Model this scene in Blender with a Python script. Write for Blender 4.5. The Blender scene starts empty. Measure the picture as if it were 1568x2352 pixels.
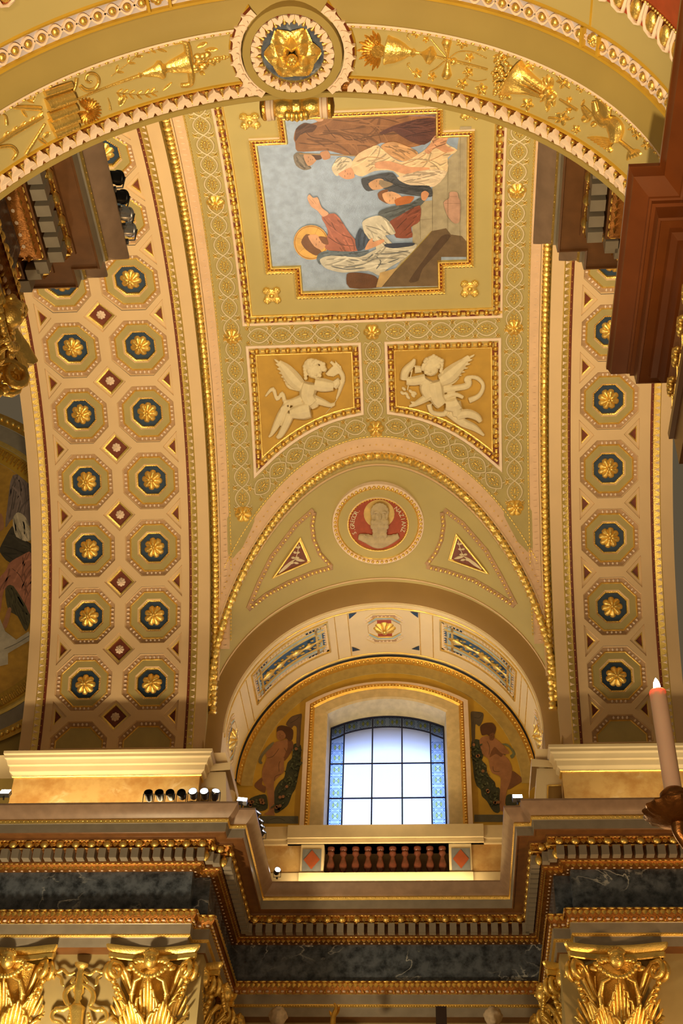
import bpy, bmesh, math, random
from mathutils import Vector, Matrix
from mathutils.geometry import tessellate_polygon

# ------------------------------------------------------------------ camera, world, lights, exposure
sc = bpy.context.scene
C = sc.collection
F, PITCH, YAW, ROLL = 3047.9, 0.725, -0.0889, 0.0355        # focal length in pixels of the 1568x2352 frame
_cy, _sy, _cp, _sp = math.cos(YAW), math.sin(YAW), math.cos(PITCH), math.sin(PITCH)
FWD = Vector((_sy*_cp, _cy*_cp, _sp)); _r = Vector((_cy, -_sy, 0)); _u = _r.cross(FWD)
RIGHT = math.cos(ROLL)*_r + math.sin(ROLL)*_u; UP = -math.sin(ROLL)*_r + math.cos(ROLL)*_u
cam = bpy.data.cameras.new('camera'); cam_o = bpy.data.objects.new('camera', cam); C.objects.link(cam_o)
cam.sensor_fit = 'VERTICAL'; cam.sensor_height = 36.0; cam.lens = F*36/2352; cam.clip_end = 200
cam_o.matrix_world = Matrix(((RIGHT.x, UP.x, -FWD.x, 0), (RIGHT.y, UP.y, -FWD.y, 0), (RIGHT.z, UP.z, -FWD.z, 0), (0, 0, 0, 1)))
sc.camera = cam_o
sc.view_settings.view_transform = 'Standard'; sc.view_settings.look = 'None'
sc.view_settings.gamma = 1; sc.view_settings.use_curve_mapping = False
sc.view_settings.exposure = 0.0
w = bpy.data.worlds.new('church_air'); sc.world = w; w.use_nodes = True
w.node_tree.nodes['Background'].inputs[0].default_value = (1.0, 0.74, 0.42, 1)
w.node_tree.nodes['Background'].inputs[1].default_value = 0.10

def lamp(kind, name, loc, power, col, to=None, **kw):
    l = bpy.data.lights.new(name, kind); l.energy = power; l.color = col
    for k, v in kw.items(): setattr(l, k, v)
    o = bpy.data.objects.new(name, l); C.objects.link(o); o.location = loc
    if to is not None:
        o.rotation_euler = (Vector(to)-Vector(loc)).to_track_quat('-Z', 'Y').to_euler()
    return o
WARM, AMBER, COOL = (1.0, 0.76, 0.42), (1.0, 0.58, 0.24), (0.42, 0.57, 1.0)
# strip uplights hidden on the far cornice behind its lip
lamp('AREA', 'cornice_uplight', (-8.2, 25.72, 14.3), 160, WARM, (-8.2, 25.9, 20), shape='RECTANGLE', size=5.0, size_y=0.12)
lamp('AREA', 'cornice_uplight', (5.2, 25.72, 14.3), 62, WARM, (5.2, 25.9, 20), shape='RECTANGLE', size=4.2, size_y=0.12)
# spots of the recess: they light the arch soffit round the window
lamp('SPOT', 'recess_spot_light', (-4.35, 26.6, 14.6), 640, WARM, (0.9, 29.6, 21.0), spot_size=1.3, spot_blend=0.8, shadow_soft_size=0.1)
lamp('SPOT', 'recess_spot_light', (1.75, 26.6, 14.6), 640, WARM, (-3.6, 29.6, 21.0), spot_size=1.3, spot_blend=0.8, shadow_soft_size=0.1)
# the file of small spots on the recess cornice points at the ceiling painting
lamp('SPOT', 'painting_spot_light', (-4.15, 27.2, 14.7), 1500, (1, .9, .74), (-2.4, 16.6, 25.3), spot_size=0.42, spot_blend=0.9, shadow_soft_size=0.2)
# spots standing on the near cornices of the nave: they wash the crown of the vault
for _x, _tx, _e in ((-6.2, -3.0, 3000), (4.2, 0.0, 3000), (-5.2, -9.0, 3000), (3.2, 5.6, 2900)):
    lamp('SPOT', 'vault_spot_light', (_x, 10.4, 14.6), _e, WARM, (_tx, 18.5, 25.2), spot_size=1.45, spot_blend=1.0, shadow_soft_size=0.25)
# strip light added behind the recess cornice lip to brighten parapet and window wall
lamp('AREA', 'recess_fill_strip', (-1.3, 29.25, 14.28), 60, WARM, (-1.3, 29.9, 16), shape='RECTANGLE', size=4.4, size_y=0.12)
# sconces on the far columns; fill lights added, unseen, in nave and side space
lamp('POINT', 'sconce_light', (-7.2, 23.6, 7.2), 1450, WARM, shadow_soft_size=0.3)
lamp('POINT', 'sconce_light', (5.6, 23.8, 7.4), 520, AMBER, shadow_soft_size=0.3)
lamp('POINT', 'added_fill_light', (1.5, 19.0, 3.0), 200, AMBER, shadow_soft_size=0.7)
lamp('POINT', 'added_fill_light', (-5.0, 19.0, 3.0), 260, WARM, shadow_soft_size=0.7)
lamp('POINT', 'added_fill_light', (-3.4, -3.5, 1.4), 1300, WARM, shadow_soft_size=0.5)
lamp('SPOT', 'arch_fill_spot', (-1.4, 3.3, -0.9), 5600, WARM, (-1.25, 5.35, 11.0), spot_size=0.84, spot_blend=0.6, shadow_soft_size=0.15)  # unseen spot added below to brighten the near arch soffit
lamp('POINT', 'added_fill_light', (0.8, -4.5, 2.0), 500, AMBER, shadow_soft_size=0.5)
# daylight outside the window
lamp('AREA', 'daylight', (-1.3, 40.0, 15.5), 2600, COOL, (-1.3, 31.0, 17.6), shape='RECTANGLE', size=9, size_y=7)

# ------------------------------------------------------------------ pixels to rays
def ray(x, y): return (FWD + RIGHT*((x-784)/F) - UP*((y-1176)/F))
def at_y(x, y, Y): d = ray(x, y); return d*(Y/d.y)
def at_z(x, y, Z): d = ray(x, y); return d*(Z/d.z)
def _root(a, b, c): return (-b+math.sqrt(max(b*b-4*a*c, 0)))/(2*a)

# ------------------------------------------------------------------ materials
def lin(c): return tuple(((v/255)/12.92 if v/255 <= .04045 else ((v/255+.055)/1.055)**2.4) for v in c)
MATS = {}
def mat(name, rgb, rough=.6, metal=0.0, var=.10, scale=6.0, bump=0.0, bscale=30.0, rgb2=None, spec=.5):
    """plain procedural material: base colour varied by noise, optional fine relief"""
    m = bpy.data.materials.new(name); m.use_nodes = True; nt = m.node_tree; N = nt.nodes; L = nt.links
    b = N['Principled BSDF']; b.inputs['Roughness'].default_value = rough; b.inputs['Metallic'].default_value = metal
    b.inputs['Specular IOR Level'].default_value = spec
    c = rgb; c2 = rgb2 or tuple(max(0, v*(1-var*2)) for v in c)
    tc = N.new('ShaderNodeTexCoord'); nz = N.new('ShaderNodeTexNoise'); nz.inputs['Scale'].default_value = scale; nz.inputs['Detail'].default_value = 5
    L.new(tc.outputs['Object'], nz.inputs['Vector'])
    rp = N.new('ShaderNodeValToRGB'); rp.color_ramp.elements[0].position = .35; rp.color_ramp.elements[1].position = .68
    rp.color_ramp.elements[0].color = (*c2, 1); rp.color_ramp.elements[1].color = (*c, 1)
    L.new(nz.outputs['Fac'], rp.inputs['Fac']); L.new(rp.outputs['Color'], b.inputs['Base Color'])
    if bump:
        n2 = N.new('ShaderNodeTexNoise'); n2.inputs['Scale'].default_value = bscale; n2.inputs['Detail'].default_value = 3
        L.new(tc.outputs['Object'], n2.inputs['Vector'])
        bp = N.new('ShaderNodeBump'); bp.inputs['Strength'].default_value = bump; bp.inputs['Distance'].default_value = .02
        L.new(n2.outputs['Fac'], bp.inputs['Height']); L.new(bp.outputs['Normal'], b.inputs['Normal'])
    MATS[name] = m; return m
def veined(name, base, dark, vein, rough=.25, scale=2.2, vs=1.1, vwidth=.035):
    """polished stone with clouds, dark blots and thin veins"""
    m = bpy.data.materials.new(name); m.use_nodes = True; nt = m.node_tree; N = nt.nodes; L = nt.links
    b = N['Principled BSDF']; b.inputs['Roughness'].default_value = rough
    tc = N.new('ShaderNodeTexCoord')
    n1 = N.new('ShaderNodeTexNoise'); n1.inputs['Scale'].default_value = scale; n1.inputs['Detail'].default_value = 8; n1.inputs['Roughness'].default_value = .65
    r1 = N.new('ShaderNodeValToRGB'); r1.color_ramp.elements[0].position = .36; r1.color_ramp.elements[1].position = .60
    r1.color_ramp.elements[0].color = (*dark, 1); r1.color_ramp.elements[1].color = (*base, 1)
    n2 = N.new('ShaderNodeTexNoise'); n2.inputs['Scale'].default_value = vs; n2.inputs['Detail'].default_value = 6; n2.inputs['Distortion'].default_value = .8
    r2 = N.new('ShaderNodeValToRGB'); e = r2.color_ramp.elements; e[0].position = .5-vwidth; e[0].color = (0, 0, 0, 1); e[1].position = .5+vwidth; e[1].color = (0, 0, 0, 1)
    k = e.new(.5); k.color = (1, 1, 1, 1)
    n3 = N.new('ShaderNodeTexNoise'); n3.inputs['Scale'].default_value = vs*.8; n3.inputs['Detail'].default_value = 1
    r3 = N.new('ShaderNodeValToRGB'); r3.color_ramp.elements[0].position = .52; r3.color_ramp.elements[1].position = .66
    mu = N.new('ShaderNodeMath'); mu.operation = 'MULTIPLY'
    mx = N.new('ShaderNodeMix'); mx.data_type = 'RGBA'; mx.inputs['B'].default_value = (*vein, 1)
    for n in (n1, n2, n3): L.new(tc.outputs['Object'], n.inputs['Vector'])
    L.new(n1.outputs['Fac'], r1.inputs['Fac']); L.new(n2.outputs['Fac'], r2.inputs['Fac']); L.new(n3.outputs['Fac'], r3.inputs['Fac'])
    L.new(r2.outputs['Color'], mu.inputs[0]); L.new(r3.outputs['Color'], mu.inputs[1])
    L.new(mu.outputs[0], mx.inputs['Factor']); L.new(r1.outputs['Color'], mx.inputs['A']); L.new(mx.outputs['Result'], b.inputs['Base Color'])
    MATS[name] = m; return m
def glow(name, rgb, strength):
    m = bpy.data.materials.new(name); m.use_nodes = True; b = m.node_tree.nodes['Principled BSDF']
    b.inputs['Base Color'].default_value = (*rgb, 1); b.inputs['Emission Color'].default_value = (*rgb, 1); b.inputs['Emission Strength'].default_value = strength
    MATS[name] = m; return m
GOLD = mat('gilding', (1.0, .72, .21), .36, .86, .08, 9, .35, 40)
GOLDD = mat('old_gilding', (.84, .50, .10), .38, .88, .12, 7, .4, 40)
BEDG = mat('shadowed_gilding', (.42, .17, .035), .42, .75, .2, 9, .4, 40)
PEACH = mat('peach_plaster', (.72, .51, .29), .75, 0, .03, 1.3)
CREAM = mat('cream_plaster', (.78, .63, .38), .7, 0, .03, 1.5)
OLIVE = mat('olive_plaster', (.47, .38, .15), .72, 0, .03, 1.5)
OLIVED = mat('dark_olive_plaster', (.36, .265, .075), .7, 0, .04, 2)
OLIVEG = mat('grey_green_plaster', (.43, .345, .135), .72, 0, .05, 3)
BROWN = mat('brown_plaster', (.29, .165, .04), .7, 0, .04, 2)
PINK = mat('pink_plaster', (.74, .50, .32), .7, 0, .05, 4)
PINKW = mat('pinkish_white_stucco', (.84, .66, .52), .65, 0, .04, 6)
STUCCO = mat('white_stucco', (.72, .61, .40), .7, 0, .05, 8)
BLUE = mat('dark_blue_paint', (.018, .050, .105), .5, 0, .15, 9)
BLUEM = mat('mid_blue_paint', (.035, .11, .22), .5, 0, .15, 9)
RED = mat('dark_red_paint', (.19, .035, .012), .5, 0, .15, 9)
REDB = mat('brick_red_paint', (.40, .065, .022), .5, 0, .1, 9)
OCHRE = mat('ochre_ground', (.52, .30, .045), .6, 0, .08, 3)
YELLOW = mat('yellow_gold_ground', (.55, .33, .03), .5, .0, .07, 3)
MAUVE = mat('mauve_marble', (.40, .27, .19), .38, 0, .10, 5)
TAUPE = mat('taupe_marble', (.33, .29, .235), .35, 0, .08, 4)
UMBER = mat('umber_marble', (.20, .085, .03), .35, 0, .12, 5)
ORANGE = mat('red_brown_marble', (.125, .032, .006), .30, 0, .12, 3, .0)
DARKW = mat('dark_brown_marble', (.13, .055, .022), .3, 0, .12, 4)
SLATE = veined('slate_marble', (.12, .145, .19), (.022, .028, .038), (.60, .64, .66), .24, 4.2, 1.0, .014)
HONEY = veined('honey_marble', (.62, .40, .15), (.46, .24, .07), (.74, .56, .30), .28, 2.0, 1.4, .06)
LILAC = mat('lilac_ground', (.55, .50, .56), .6, 0, .05, 4)
BLACK = mat('black_metal', (.012, .012, .014), .4, .5, .1, 5)
WHITEL = glow('lamp_glow', (1, .98, .95), 30)

# ------------------------------------------------------------------ mesh helpers
class MB:
    def __init__(s): s.v = []; s.f = []; s.m = []
    def add(s, vs, fs, mi=0):
        o = len(s.v); s.v += [tuple(v) for v in vs]; s.f += [tuple(i+o for i in f) for f in fs]
        s.m += ([mi]*len(fs) if isinstance(mi, int) else list(mi)); return s
    def grid(s, rows, mi=0, closed=False, flip=False):
        """rows: equal lists of points; mi int or list per column strip"""
        n = len(rows[0]); vs = [p for r in rows for p in r]; fs = []; ms = []
        for i in range(len(rows)-1):
            for j in range(n if closed else n-1):
                a, b = i*n+j, i*n+(j+1) % n; q = (a, b, b+n, a+n)
                fs.append(q[::-1] if flip else q); ms.append(mi if isinstance(mi, int) else mi[j])
        return s.add(vs, fs, ms)
    def box(s, a, b, mi=0):
        x0, y0, z0 = a; x1, y1, z1 = b
        return s.add([(x, y, z) for z in (z0, z1) for y in (y0, y1) for x in (x0, x1)],
                     [(0, 2, 3, 1), (4, 5, 7, 6), (0, 1, 5, 4), (2, 6, 7, 3), (0, 4, 6, 2), (1, 3, 7, 5)], mi)
    def tube(s, pts, rad, seg=8, mi=0, cap=True):
        pts = [Vector(p) for p in pts]; n = len(pts); rr = rad if isinstance(rad, (list, tuple)) else [rad]*n
        rows = []; ref = None
        for i, p in enumerate(pts):
            t = (pts[min(i+1, n-1)]-pts[max(i-1, 0)])
            t = t.normalized() if t.length > 1e-9 else Vector((0, 0, 1))
            if ref is None: ref = t.orthogonal().normalized()
            ref = (ref-t*ref.dot(t)); ref = ref.normalized() if ref.length > 1e-6 else t.orthogonal().normalized()
            b = t.cross(ref)
            rows.append([p+(ref*math.cos(2*math.pi*k/seg)+b*math.sin(2*math.pi*k/seg))*rr[i] for k in range(seg)])
        s.grid(rows, mi, True)
        if cap:
            o = len(s.v)-n*seg
            s.f.append(tuple(o+k for k in range(seg))[::-1]); s.m.append(mi)
            s.f.append(tuple(o+(n-1)*seg+k for k in range(seg))); s.m.append(mi)
        return s
    def lathe(s, prof, origin=(0, 0, 0), seg=16, mi=0, M=None, arc=2*math.pi, start=0):
        """prof: (r, z) about local z"""
        o = Vector(origin); rows = []; full = abs(arc-2*math.pi) < 1e-6; k = seg if full else seg+1
        for r, z in prof:
            row = [Vector((r*math.cos(start+arc*i/seg), r*math.sin(start+arc*i/seg), z)) for i in range(k)]
            rows.append([(M @ p if M else p)+o for p in row])
        return s.grid(rows, mi, full)
    def ball(s, c, r, seg=8, rings=5, mi=0, M=None):
        c = Vector(c); r = r if isinstance(r, (tuple, list)) else (r, r, r); rows = []
        for i in range(rings+1):
            a = -math.pi/2+math.pi*i/rings
            row = [Vector((r[0]*math.cos(a)*math.cos(2*math.pi*k/seg), r[1]*math.cos(a)*math.sin(2*math.pi*k/seg), r[2]*math.sin(a))) for k in range(seg)]
            rows.append([(M @ p if M else p)+c for p in row])
        return s.grid(rows, mi, True)
    def prism(s, poly, f0, f1, mi=0, side=None, holes=()):
        """poly in 2D (list of (a,b)); f0/f1 map (a,b) -> 3D for front and back"""
        loops = [list(poly)]+[list(h) for h in holes]
        flat = [p for l in loops for p in l]
        tr = tessellate_polygon([[Vector((p[0], p[1], 0)) for p in l] for l in loops])
        s.add([f0(*p) for p in flat], [tuple(t) for t in tr], mi)
        if f1 is not None:
            for l in loops:
                n = len(l); s.add([f0(*p) for p in l]+[f1(*p) for p in l], [(i, (i+1) % n, n+(i+1) % n, n+i) for i in range(n)], mi if side is None else side)
        return s
    def mesh(s, name, mats, smooth=40):
        me = bpy.data.meshes.new(name); me.from_pydata(s.v, [], s.f)
        for m in (mats if isinstance(mats, (list, tuple)) else [mats]): me.materials.append(m)
        me.polygons.foreach_set('material_index', s.m)
        bm = bmesh.new(); bm.from_mesh(me); bmesh.ops.remove_doubles(bm, verts=bm.verts, dist=1e-5)
        bmesh.ops.recalc_face_normals(bm, faces=bm.faces); bm.to_mesh(me); bm.free()
        if smooth:
            me.shade_smooth(); me.set_sharp_from_angle(angle=math.radians(smooth))
        me.update(); return me
    def build(s, name, mats, parent=None, smooth=40, **kw):
        return place(name, s.mesh(name, mats, smooth), None, parent, **kw)
def place(name, me, M=None, parent=None, **kw):
    o = bpy.data.objects.new(name, me); C.objects.link(o)
    if parent is not None:
        o.parent = parent; o.matrix_parent_inverse = PM[parent.name].inverted()
    if M is not None: o.matrix_basis = M
    PM[o.name] = (M.copy() if M is not None else Matrix())
    for k, v in kw.items(): o[k] = v
    return o
PM = {}
def root(name, loc, label=None, category=None, group=None, kind=None):
    o = bpy.data.objects.new(name, None); C.objects.link(o); o.location = loc; o.empty_display_size = .1
    PM[o.name] = Matrix.Translation(Vector(loc)); tag(o, label, category, group, kind); return o
def tag(o, label=None, category=None, group=None, kind=None):
    for k, v in (('label', label), ('category', category), ('group', group), ('kind', kind)):
        if v: o[k] = v
    return o
def frame(o, t, n):
    """matrix with x along t, z along n"""
    n = Vector(n).normalized(); t = Vector(t); t = (t-n*t.dot(n)).normalized(); b = n.cross(t); o = Vector(o)
    return Matrix(((t.x, b.x, n.x, o.x), (t.y, b.y, n.y, o.y), (t.z, b.z, n.z, o.z), (0, 0, 0, 1)))
def lerp(a, b, t): return a+(b-a)*t
def frange(a, b, n): return [a+(b-a)*i/(n-1) for i in range(n)]

# ------------------------------------------------------------------ the curved surfaces of the place
XC = -1.30                                   # middle of the bay
YV, RV, ZV = 17.55, 10.13, 15.0              # nave barrel: axis along x; RV is the face of the ribs
RC = RV+.28                                  # the panels between the ribs lie deeper
class Barrel:
    def __init__(s, R): s.R = R
    def P(s, x, a, h=0.0):                   # a: arc length from the springing, h: towards the nave
        p = a/s.R; r = s.R-h; return Vector((x, YV+r*math.cos(p), ZV+r*math.sin(p)))
    def N(s, a): p = a/s.R; return Vector((0, -math.cos(p), -math.sin(p)))
    def T(s, a): p = a/s.R; return Vector((0, -math.sin(p), math.cos(p)))
    def uv(s, x, y):
        d = ray(x, y); a = d.y**2+d.z**2; t = _root(a, -2*(d.y*YV+d.z*ZV), YV**2+ZV**2-s.R**2); p = d*t
        return p.x, s.R*math.atan2(p.z-ZV, p.y-YV)
    def px(s, x, y, h=0.0): u, a = s.uv(x, y); return s.P(u, a, h)
    def M(s, x, a, h=0.0, t=None): return frame(s.P(x, a, h), t or (1, 0, 0), s.N(a))
class Soffit:                                # barrel with its axis along y
    def __init__(s, xc, zc, R): s.xc, s.zc, s.R = xc, zc, R
    def P(s, a, y, h=0.0): t = a/s.R; r = s.R-h; return Vector((s.xc+r*math.sin(t), y, s.zc+r*math.cos(t)))
    def N(s, a): t = a/s.R; return Vector((-math.sin(t), 0, -math.cos(t)))
    def T(s, a): t = a/s.R; return Vector((math.cos(t), 0, -math.sin(t)))
    def uv(s, x, y):
        d = ray(x, y); t = _root(d.x**2+d.z**2, -2*(d.x*s.xc+d.z*s.zc), s.xc**2+s.zc**2-s.R**2); p = d*t
        return s.R*math.atan2(p.x-s.xc, p.z-s.zc), p.y
    def px(s, x, y, h=0.0): a, v = s.uv(x, y); return s.P(a, v, h)
    def M(s, a, y, h=0.0, t=None): return frame(s.P(a, y, h), t or s.T(a), s.N(a))
class Plane:                                 # upright wall facing the nave
    def __init__(s, Y): s.Y = Y
    def P(s, x, z, h=0.0): return Vector((x, s.Y-h, z))
    def N(s, *a): return Vector((0, -1, 0))
    def uv(s, x, y): p = at_y(x, y, s.Y); return p.x, p.z
    def px(s, x, y, h=0.0): p = at_y(x, y, s.Y); return Vector((p.x, s.Y-h, p.z))
BR, BC = Barrel(RV), Barrel(RC)
# ------------------------------------------------------------------ coffered ribs of the nave vault
PT = 1.692                                    # coffer pitch
A0 = .3601*RV                                 # arc of the lowest full coffer row
def ngon(a, n=8, rot=math.pi/8): return [(a/math.cos(math.pi/n)*math.cos(rot+2*math.pi*k/n), a/math.cos(math.pi/n)*math.sin(rot+2*math.pi*k/n)) for k in range(n)]
def rings(mb, prof, n=8, rot=math.pi/8, half=False):
    """stepped recess: prof (apothem, height, material of the step that follows)"""
    for (a0, h0, m0), (a1, h1, _) in zip(prof, prof[1:]):
        p0, p1 = ngon(a0, n, rot), ngon(max(a1, 1e-4), n, rot)
        mb.grid([[(x, y, h0) for x, y in p0], [(x, y, h1) for x, y in p1]], m0, True)
    return mb
def egg_ring(a, h, per=3, n=8, r=(.032, .044, .03), half=False):
    mb = MB(); p = ngon(a, n)
    for k in range(n):
        (x0, y0), (x1, y1) = p[k], p[(k+1) % n]
        ang = math.atan2(y1-y0, x1-x0)
        for j in range(per+1):
            t = (j+.0)/(per+1) if j else None
            if t is None: continue
            x, y = lerp(x0, x1, t), lerp(y0, y1, t)
            if half and y < .02: continue
            mb.ball((x, y, h), (r[0], r[1], r[2]), 6, 3, 0, Matrix.Rotation(ang, 3, 'Z'))
    return mb
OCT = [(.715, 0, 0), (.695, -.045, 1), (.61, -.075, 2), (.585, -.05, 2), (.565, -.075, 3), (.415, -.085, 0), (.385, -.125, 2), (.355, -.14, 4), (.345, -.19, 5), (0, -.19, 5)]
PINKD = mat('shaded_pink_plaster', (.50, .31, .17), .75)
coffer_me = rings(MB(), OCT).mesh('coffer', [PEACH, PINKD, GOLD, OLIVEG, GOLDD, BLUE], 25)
egg_me = egg_ring(.645, -.052, 4).mesh('egg_band', [PINKW], 60)
gb = MB()
for k, (x, y) in enumerate(ngon(.368, 8)):
    x1, y1 = ngon(.368, 8)[(k+1) % 8]
    for j in range(7): gb.ball((lerp(x, x1, j/7), lerp(y, y1, j/7), -.128), .016, 5, 3)
goldbead_me = gb.mesh('gold_bead_band', [GOLD], 60)
def rosette_mesh(name, R, petals=8, H=.09, mats=None, rad=7, two=True):
    mb = MB(); nt = petals*6
    rows = []
    for i in range(rad+1):
        t = i/rad
        row = []
        for k in range(nt):
            th = 2*math.pi*k/nt; c = abs(math.cos(petals*th/2))
            rim = R*(.80+.20*c**.5); r = rim*t
            h = H*(math.sin(math.pi*min(1, t*.97+.03))**.6)*(.55+.45*c)*(1-.25*t)
            if two and t < .55: h += H*.55*(1-t/.55)**.4*(.6+.4*abs(math.sin(petals*th/2)))
            row.append((r*math.cos(th), r*math.sin(th), h if t < 1 else 0))
        rows.append(row)
    mb.grid(rows, 0, True)
    mb.ball((0, 0, H*1.15), (R*.17, R*.17, H*.5), 8, 5, 0)
    return mb.mesh(name, mats or [GOLD], 50)
rosette_me = rosette_mesh('rosette', .262, 8, .10)
flower_me = rosette_mesh('flower', .115, 8, .045, [PINKW], 5)
DIA = [(.30, 0, 0), (.285, -.04, 0), (.25, -.045, 1), (.205, -.06, 1), (.195, -.10, 2), (0, -.10, 2)]
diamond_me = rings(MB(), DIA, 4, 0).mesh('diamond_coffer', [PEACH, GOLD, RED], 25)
def tri_mesh(s):
    mb = MB(); T = lambda k: [(0, .40*k), (0, -.40*k), (s*.40*k*.94, 0)]
    lv = [(1, 0, 0), (.94, -.035, 0), (.55, -.035, 1), (.40, -.05, 1), (.36, -.09, 2), (.001, -.09, 2)]
    cx = s*.13
    for (k0, h0, m0), (k1, h1, _) in zip(lv, lv[1:]):
        mb.grid([[(cx+(x-cx)*k0 if True else x, y*k0/1, h0) for x, y in T(1)], [(cx+(x-cx)*k1, y*k1, h1) for x, y in T(1)]], m0, True)
    return mb.mesh('triangle_coffer', [PEACH, GOLD, RED], 20)
tri_me = {1: tri_mesh(1), -1: tri_mesh(-1)}
def quad_fill(mb, loop, holes, P, h, sub=.55, mi=0):
    loops = [loop]+holes; flat = [p for l in loops for p in l]
    tr = tessellate_polygon([[Vector((p[0], p[1], 0)) for p in l] for l in loops])
    bm = bmesh.new(); vs = [bm.verts.new((p[0], p[1], 0)) for p in flat]
    for t in tr:
        try: bm.faces.new([vs[i] for i in t])
        except ValueError: pass
    for _ in range(3):
        es = [e for e in bm.edges if e.calc_length() > sub]
        if not es: break
        bmesh.ops.subdivide_edges(bm, edges=es, cuts=1); bmesh.ops.triangulate(bm, faces=bm.faces)
    bm.verts.index_update()
    mb.add([P(v.co.x, v.co.y, h) for v in bm.verts], [tuple(v.index for v in f.verts) for f in bm.faces], mi); bm.free()
def coffered_rib(name, cols, fx0, fx1, m0, m1, rows):
    """cols: x of the coffer columns; fx0..fx1 sunk field; m0..m1 whole rib; rows of coffers"""
    sunk = -.05; S = Barrel(RV); mb = MB()
    s0 = A0-PT; s1 = A0+(rows-.5)*PT
    arcs = frange(s0-.55, s1, 90)
    # plain margins, side faces, and the sunk field laid round the coffers
    for x0, x1 in ((m0, fx0-.24), (fx1+.24, m1)):
        mb.grid([[S.P(x0, a), S.P(x1, a)] for a in arcs], 0)
    mb.grid([[S.P(x, a, 0), S.P(x, a, -.45)] for x in (m0,) for a in arcs], 2)
    mb.grid([[S.P(x, a, 0), S.P(x, a, -.45)] for x in (m1,) for a in arcs], 2)
    mb.grid([[S.P(x, a) for x in (fx0-.24, fx1+.24)] for a in (s0-.55, s0-.4, s0-.24)], 0)
    cells = [(cx, -1) for cx in cols]+[(cx, r) for r in range(rows) for cx in cols]
    q = .415
    for cx, r in cells:
        ca = A0+r*PT; h = PT/2
        o = [(cx+x, ca+y) for x, y in ngon(.715)]
        L = cols.index(cx) == 0; Rr = cols.index(cx) == len(cols)-1
        lo = 0 if r < 0 else -h
        pts = []
        if r >= 0:
            pts += [(cx-h+(0 if L else q), ca-h)] if not L else [(fx0, ca-h)]
            pts += [(cx+h-q, ca-h), (cx+h, ca-h+q)] if not Rr else [(fx1, ca-h)]
        else:
            pts += [(fx0 if L else cx-h, ca), (fx1 if Rr else cx+h, ca)]
        pts += [(cx+h, ca+h-q), (cx+h-q, ca+h)] if not Rr else [(fx1, ca+h)]
        pts += [(cx-h+q, ca+h), (cx-h, ca+h-q)] if not L else [(fx0, ca+h)]
        if r >= 0 and not L: pts.append((cx-h, ca-h+q))
        holes = []
        if r < 0:                                    # the row at the springing is cut in half
            half = [(cx+x, ca+y) for x, y in ngon(.715) if y > 0]
            half.sort(key=lambda p: p[0]); half = [(cx-.715, ca+.03)]+half+[(cx+.715, ca+.03)]
            holes.append(half[::-1])
        else: holes.append(o[::-1])
        for sx, out in ((-1, L), (1, Rr)):
            if not out: continue
            bx = cx+sx*.735
            for sy in ((1,) if r < 0 else (1, -1)):  # half of each triangle coffer belongs to this cell
                holes.append([(bx, ca+sy*h), (bx, ca+sy*(h-.40)), (bx-sx*.376, ca+sy*h)])
        # triangles touch the cell edge: cut them by building the outline instead of holes
        outl = pts
        for hh in holes[1:]:
            bx, yy = hh[0]; y2 = hh[1][1]; x3 = hh[2][0]
            i = min(range(len(outl)), key=lambda k: (abs(outl[k][1]-yy)*10+abs(outl[k][0]-bx)))
            corner = outl[i]; prev = outl[i-1]
            seq = [(bx, yy), (bx, y2), (x3, yy)]
            if abs(prev[1]-yy) < 1e-6: seq = seq[::-1]
            nxt = seq+[] if False else None
            if abs(prev[1]-yy) < 1e-6: outl = outl[:i]+seq+[corner]+outl[i+1:]
            else: outl = outl[:i+1]+seq+outl[i+1:]
        quad_fill(mb, outl, [holes[0]], S.P, sunk)
    rib = mb.build(name, [PEACH, PEACH, OLIVED], None, 30); tag(rib, kind='structure')
    # border mouldings: gilded leaf slope, red bead line
    for side, fx, sg in ((0, fx0, 1), (1, fx1, -1)):
        bm_ = MB(); W = .24
        xs = [fx-sg*W, fx-sg*(W-.02), fx-sg*.07, fx-sg*.05, fx-sg*.02, fx]; hs = [0, .015, -.03, -.028, -.03, sunk]
        bm_.grid([[S.P(x, a, h) for x, h in zip(xs, hs)] for a in frange(s0-.24, s1, 90)], [0, 0, 1, 1, 1])
        n = int((s1-s0)/.17)
        for k in range(n):
            a = s0+.1+k*.17; c = S.P(fx-sg*.14, a, .0)
            p = [S.P(fx-sg*.21, a-.045, .02), S.P(fx-sg*.21, a+.045, .02), S.P(fx-sg*.10, a, -.015), S.P(fx-sg*.17, a, .03)]
            bm_.add(p, [(0, 1, 3), (1, 2, 3), (2, 0, 3)], 2)
            bm_.ball(S.P(fx-sg*.045, a, -.02), .012, 5, 3, 0)
        bm_.build('leaf_border', [GOLD, RED, PINKW], rib, 40, kind='stuff')
    b2 = MB(); b2.grid([[S.P(x, s0-.24+k*.06, h) for k, h in enumerate((0, .01, -.02, sunk, sunk))] for x in frange(fx0-.24, fx1+.24, 12)], [0, 1, 1, 0])
    b2.build('lower_border', [GOLDD, RED], rib)
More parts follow.
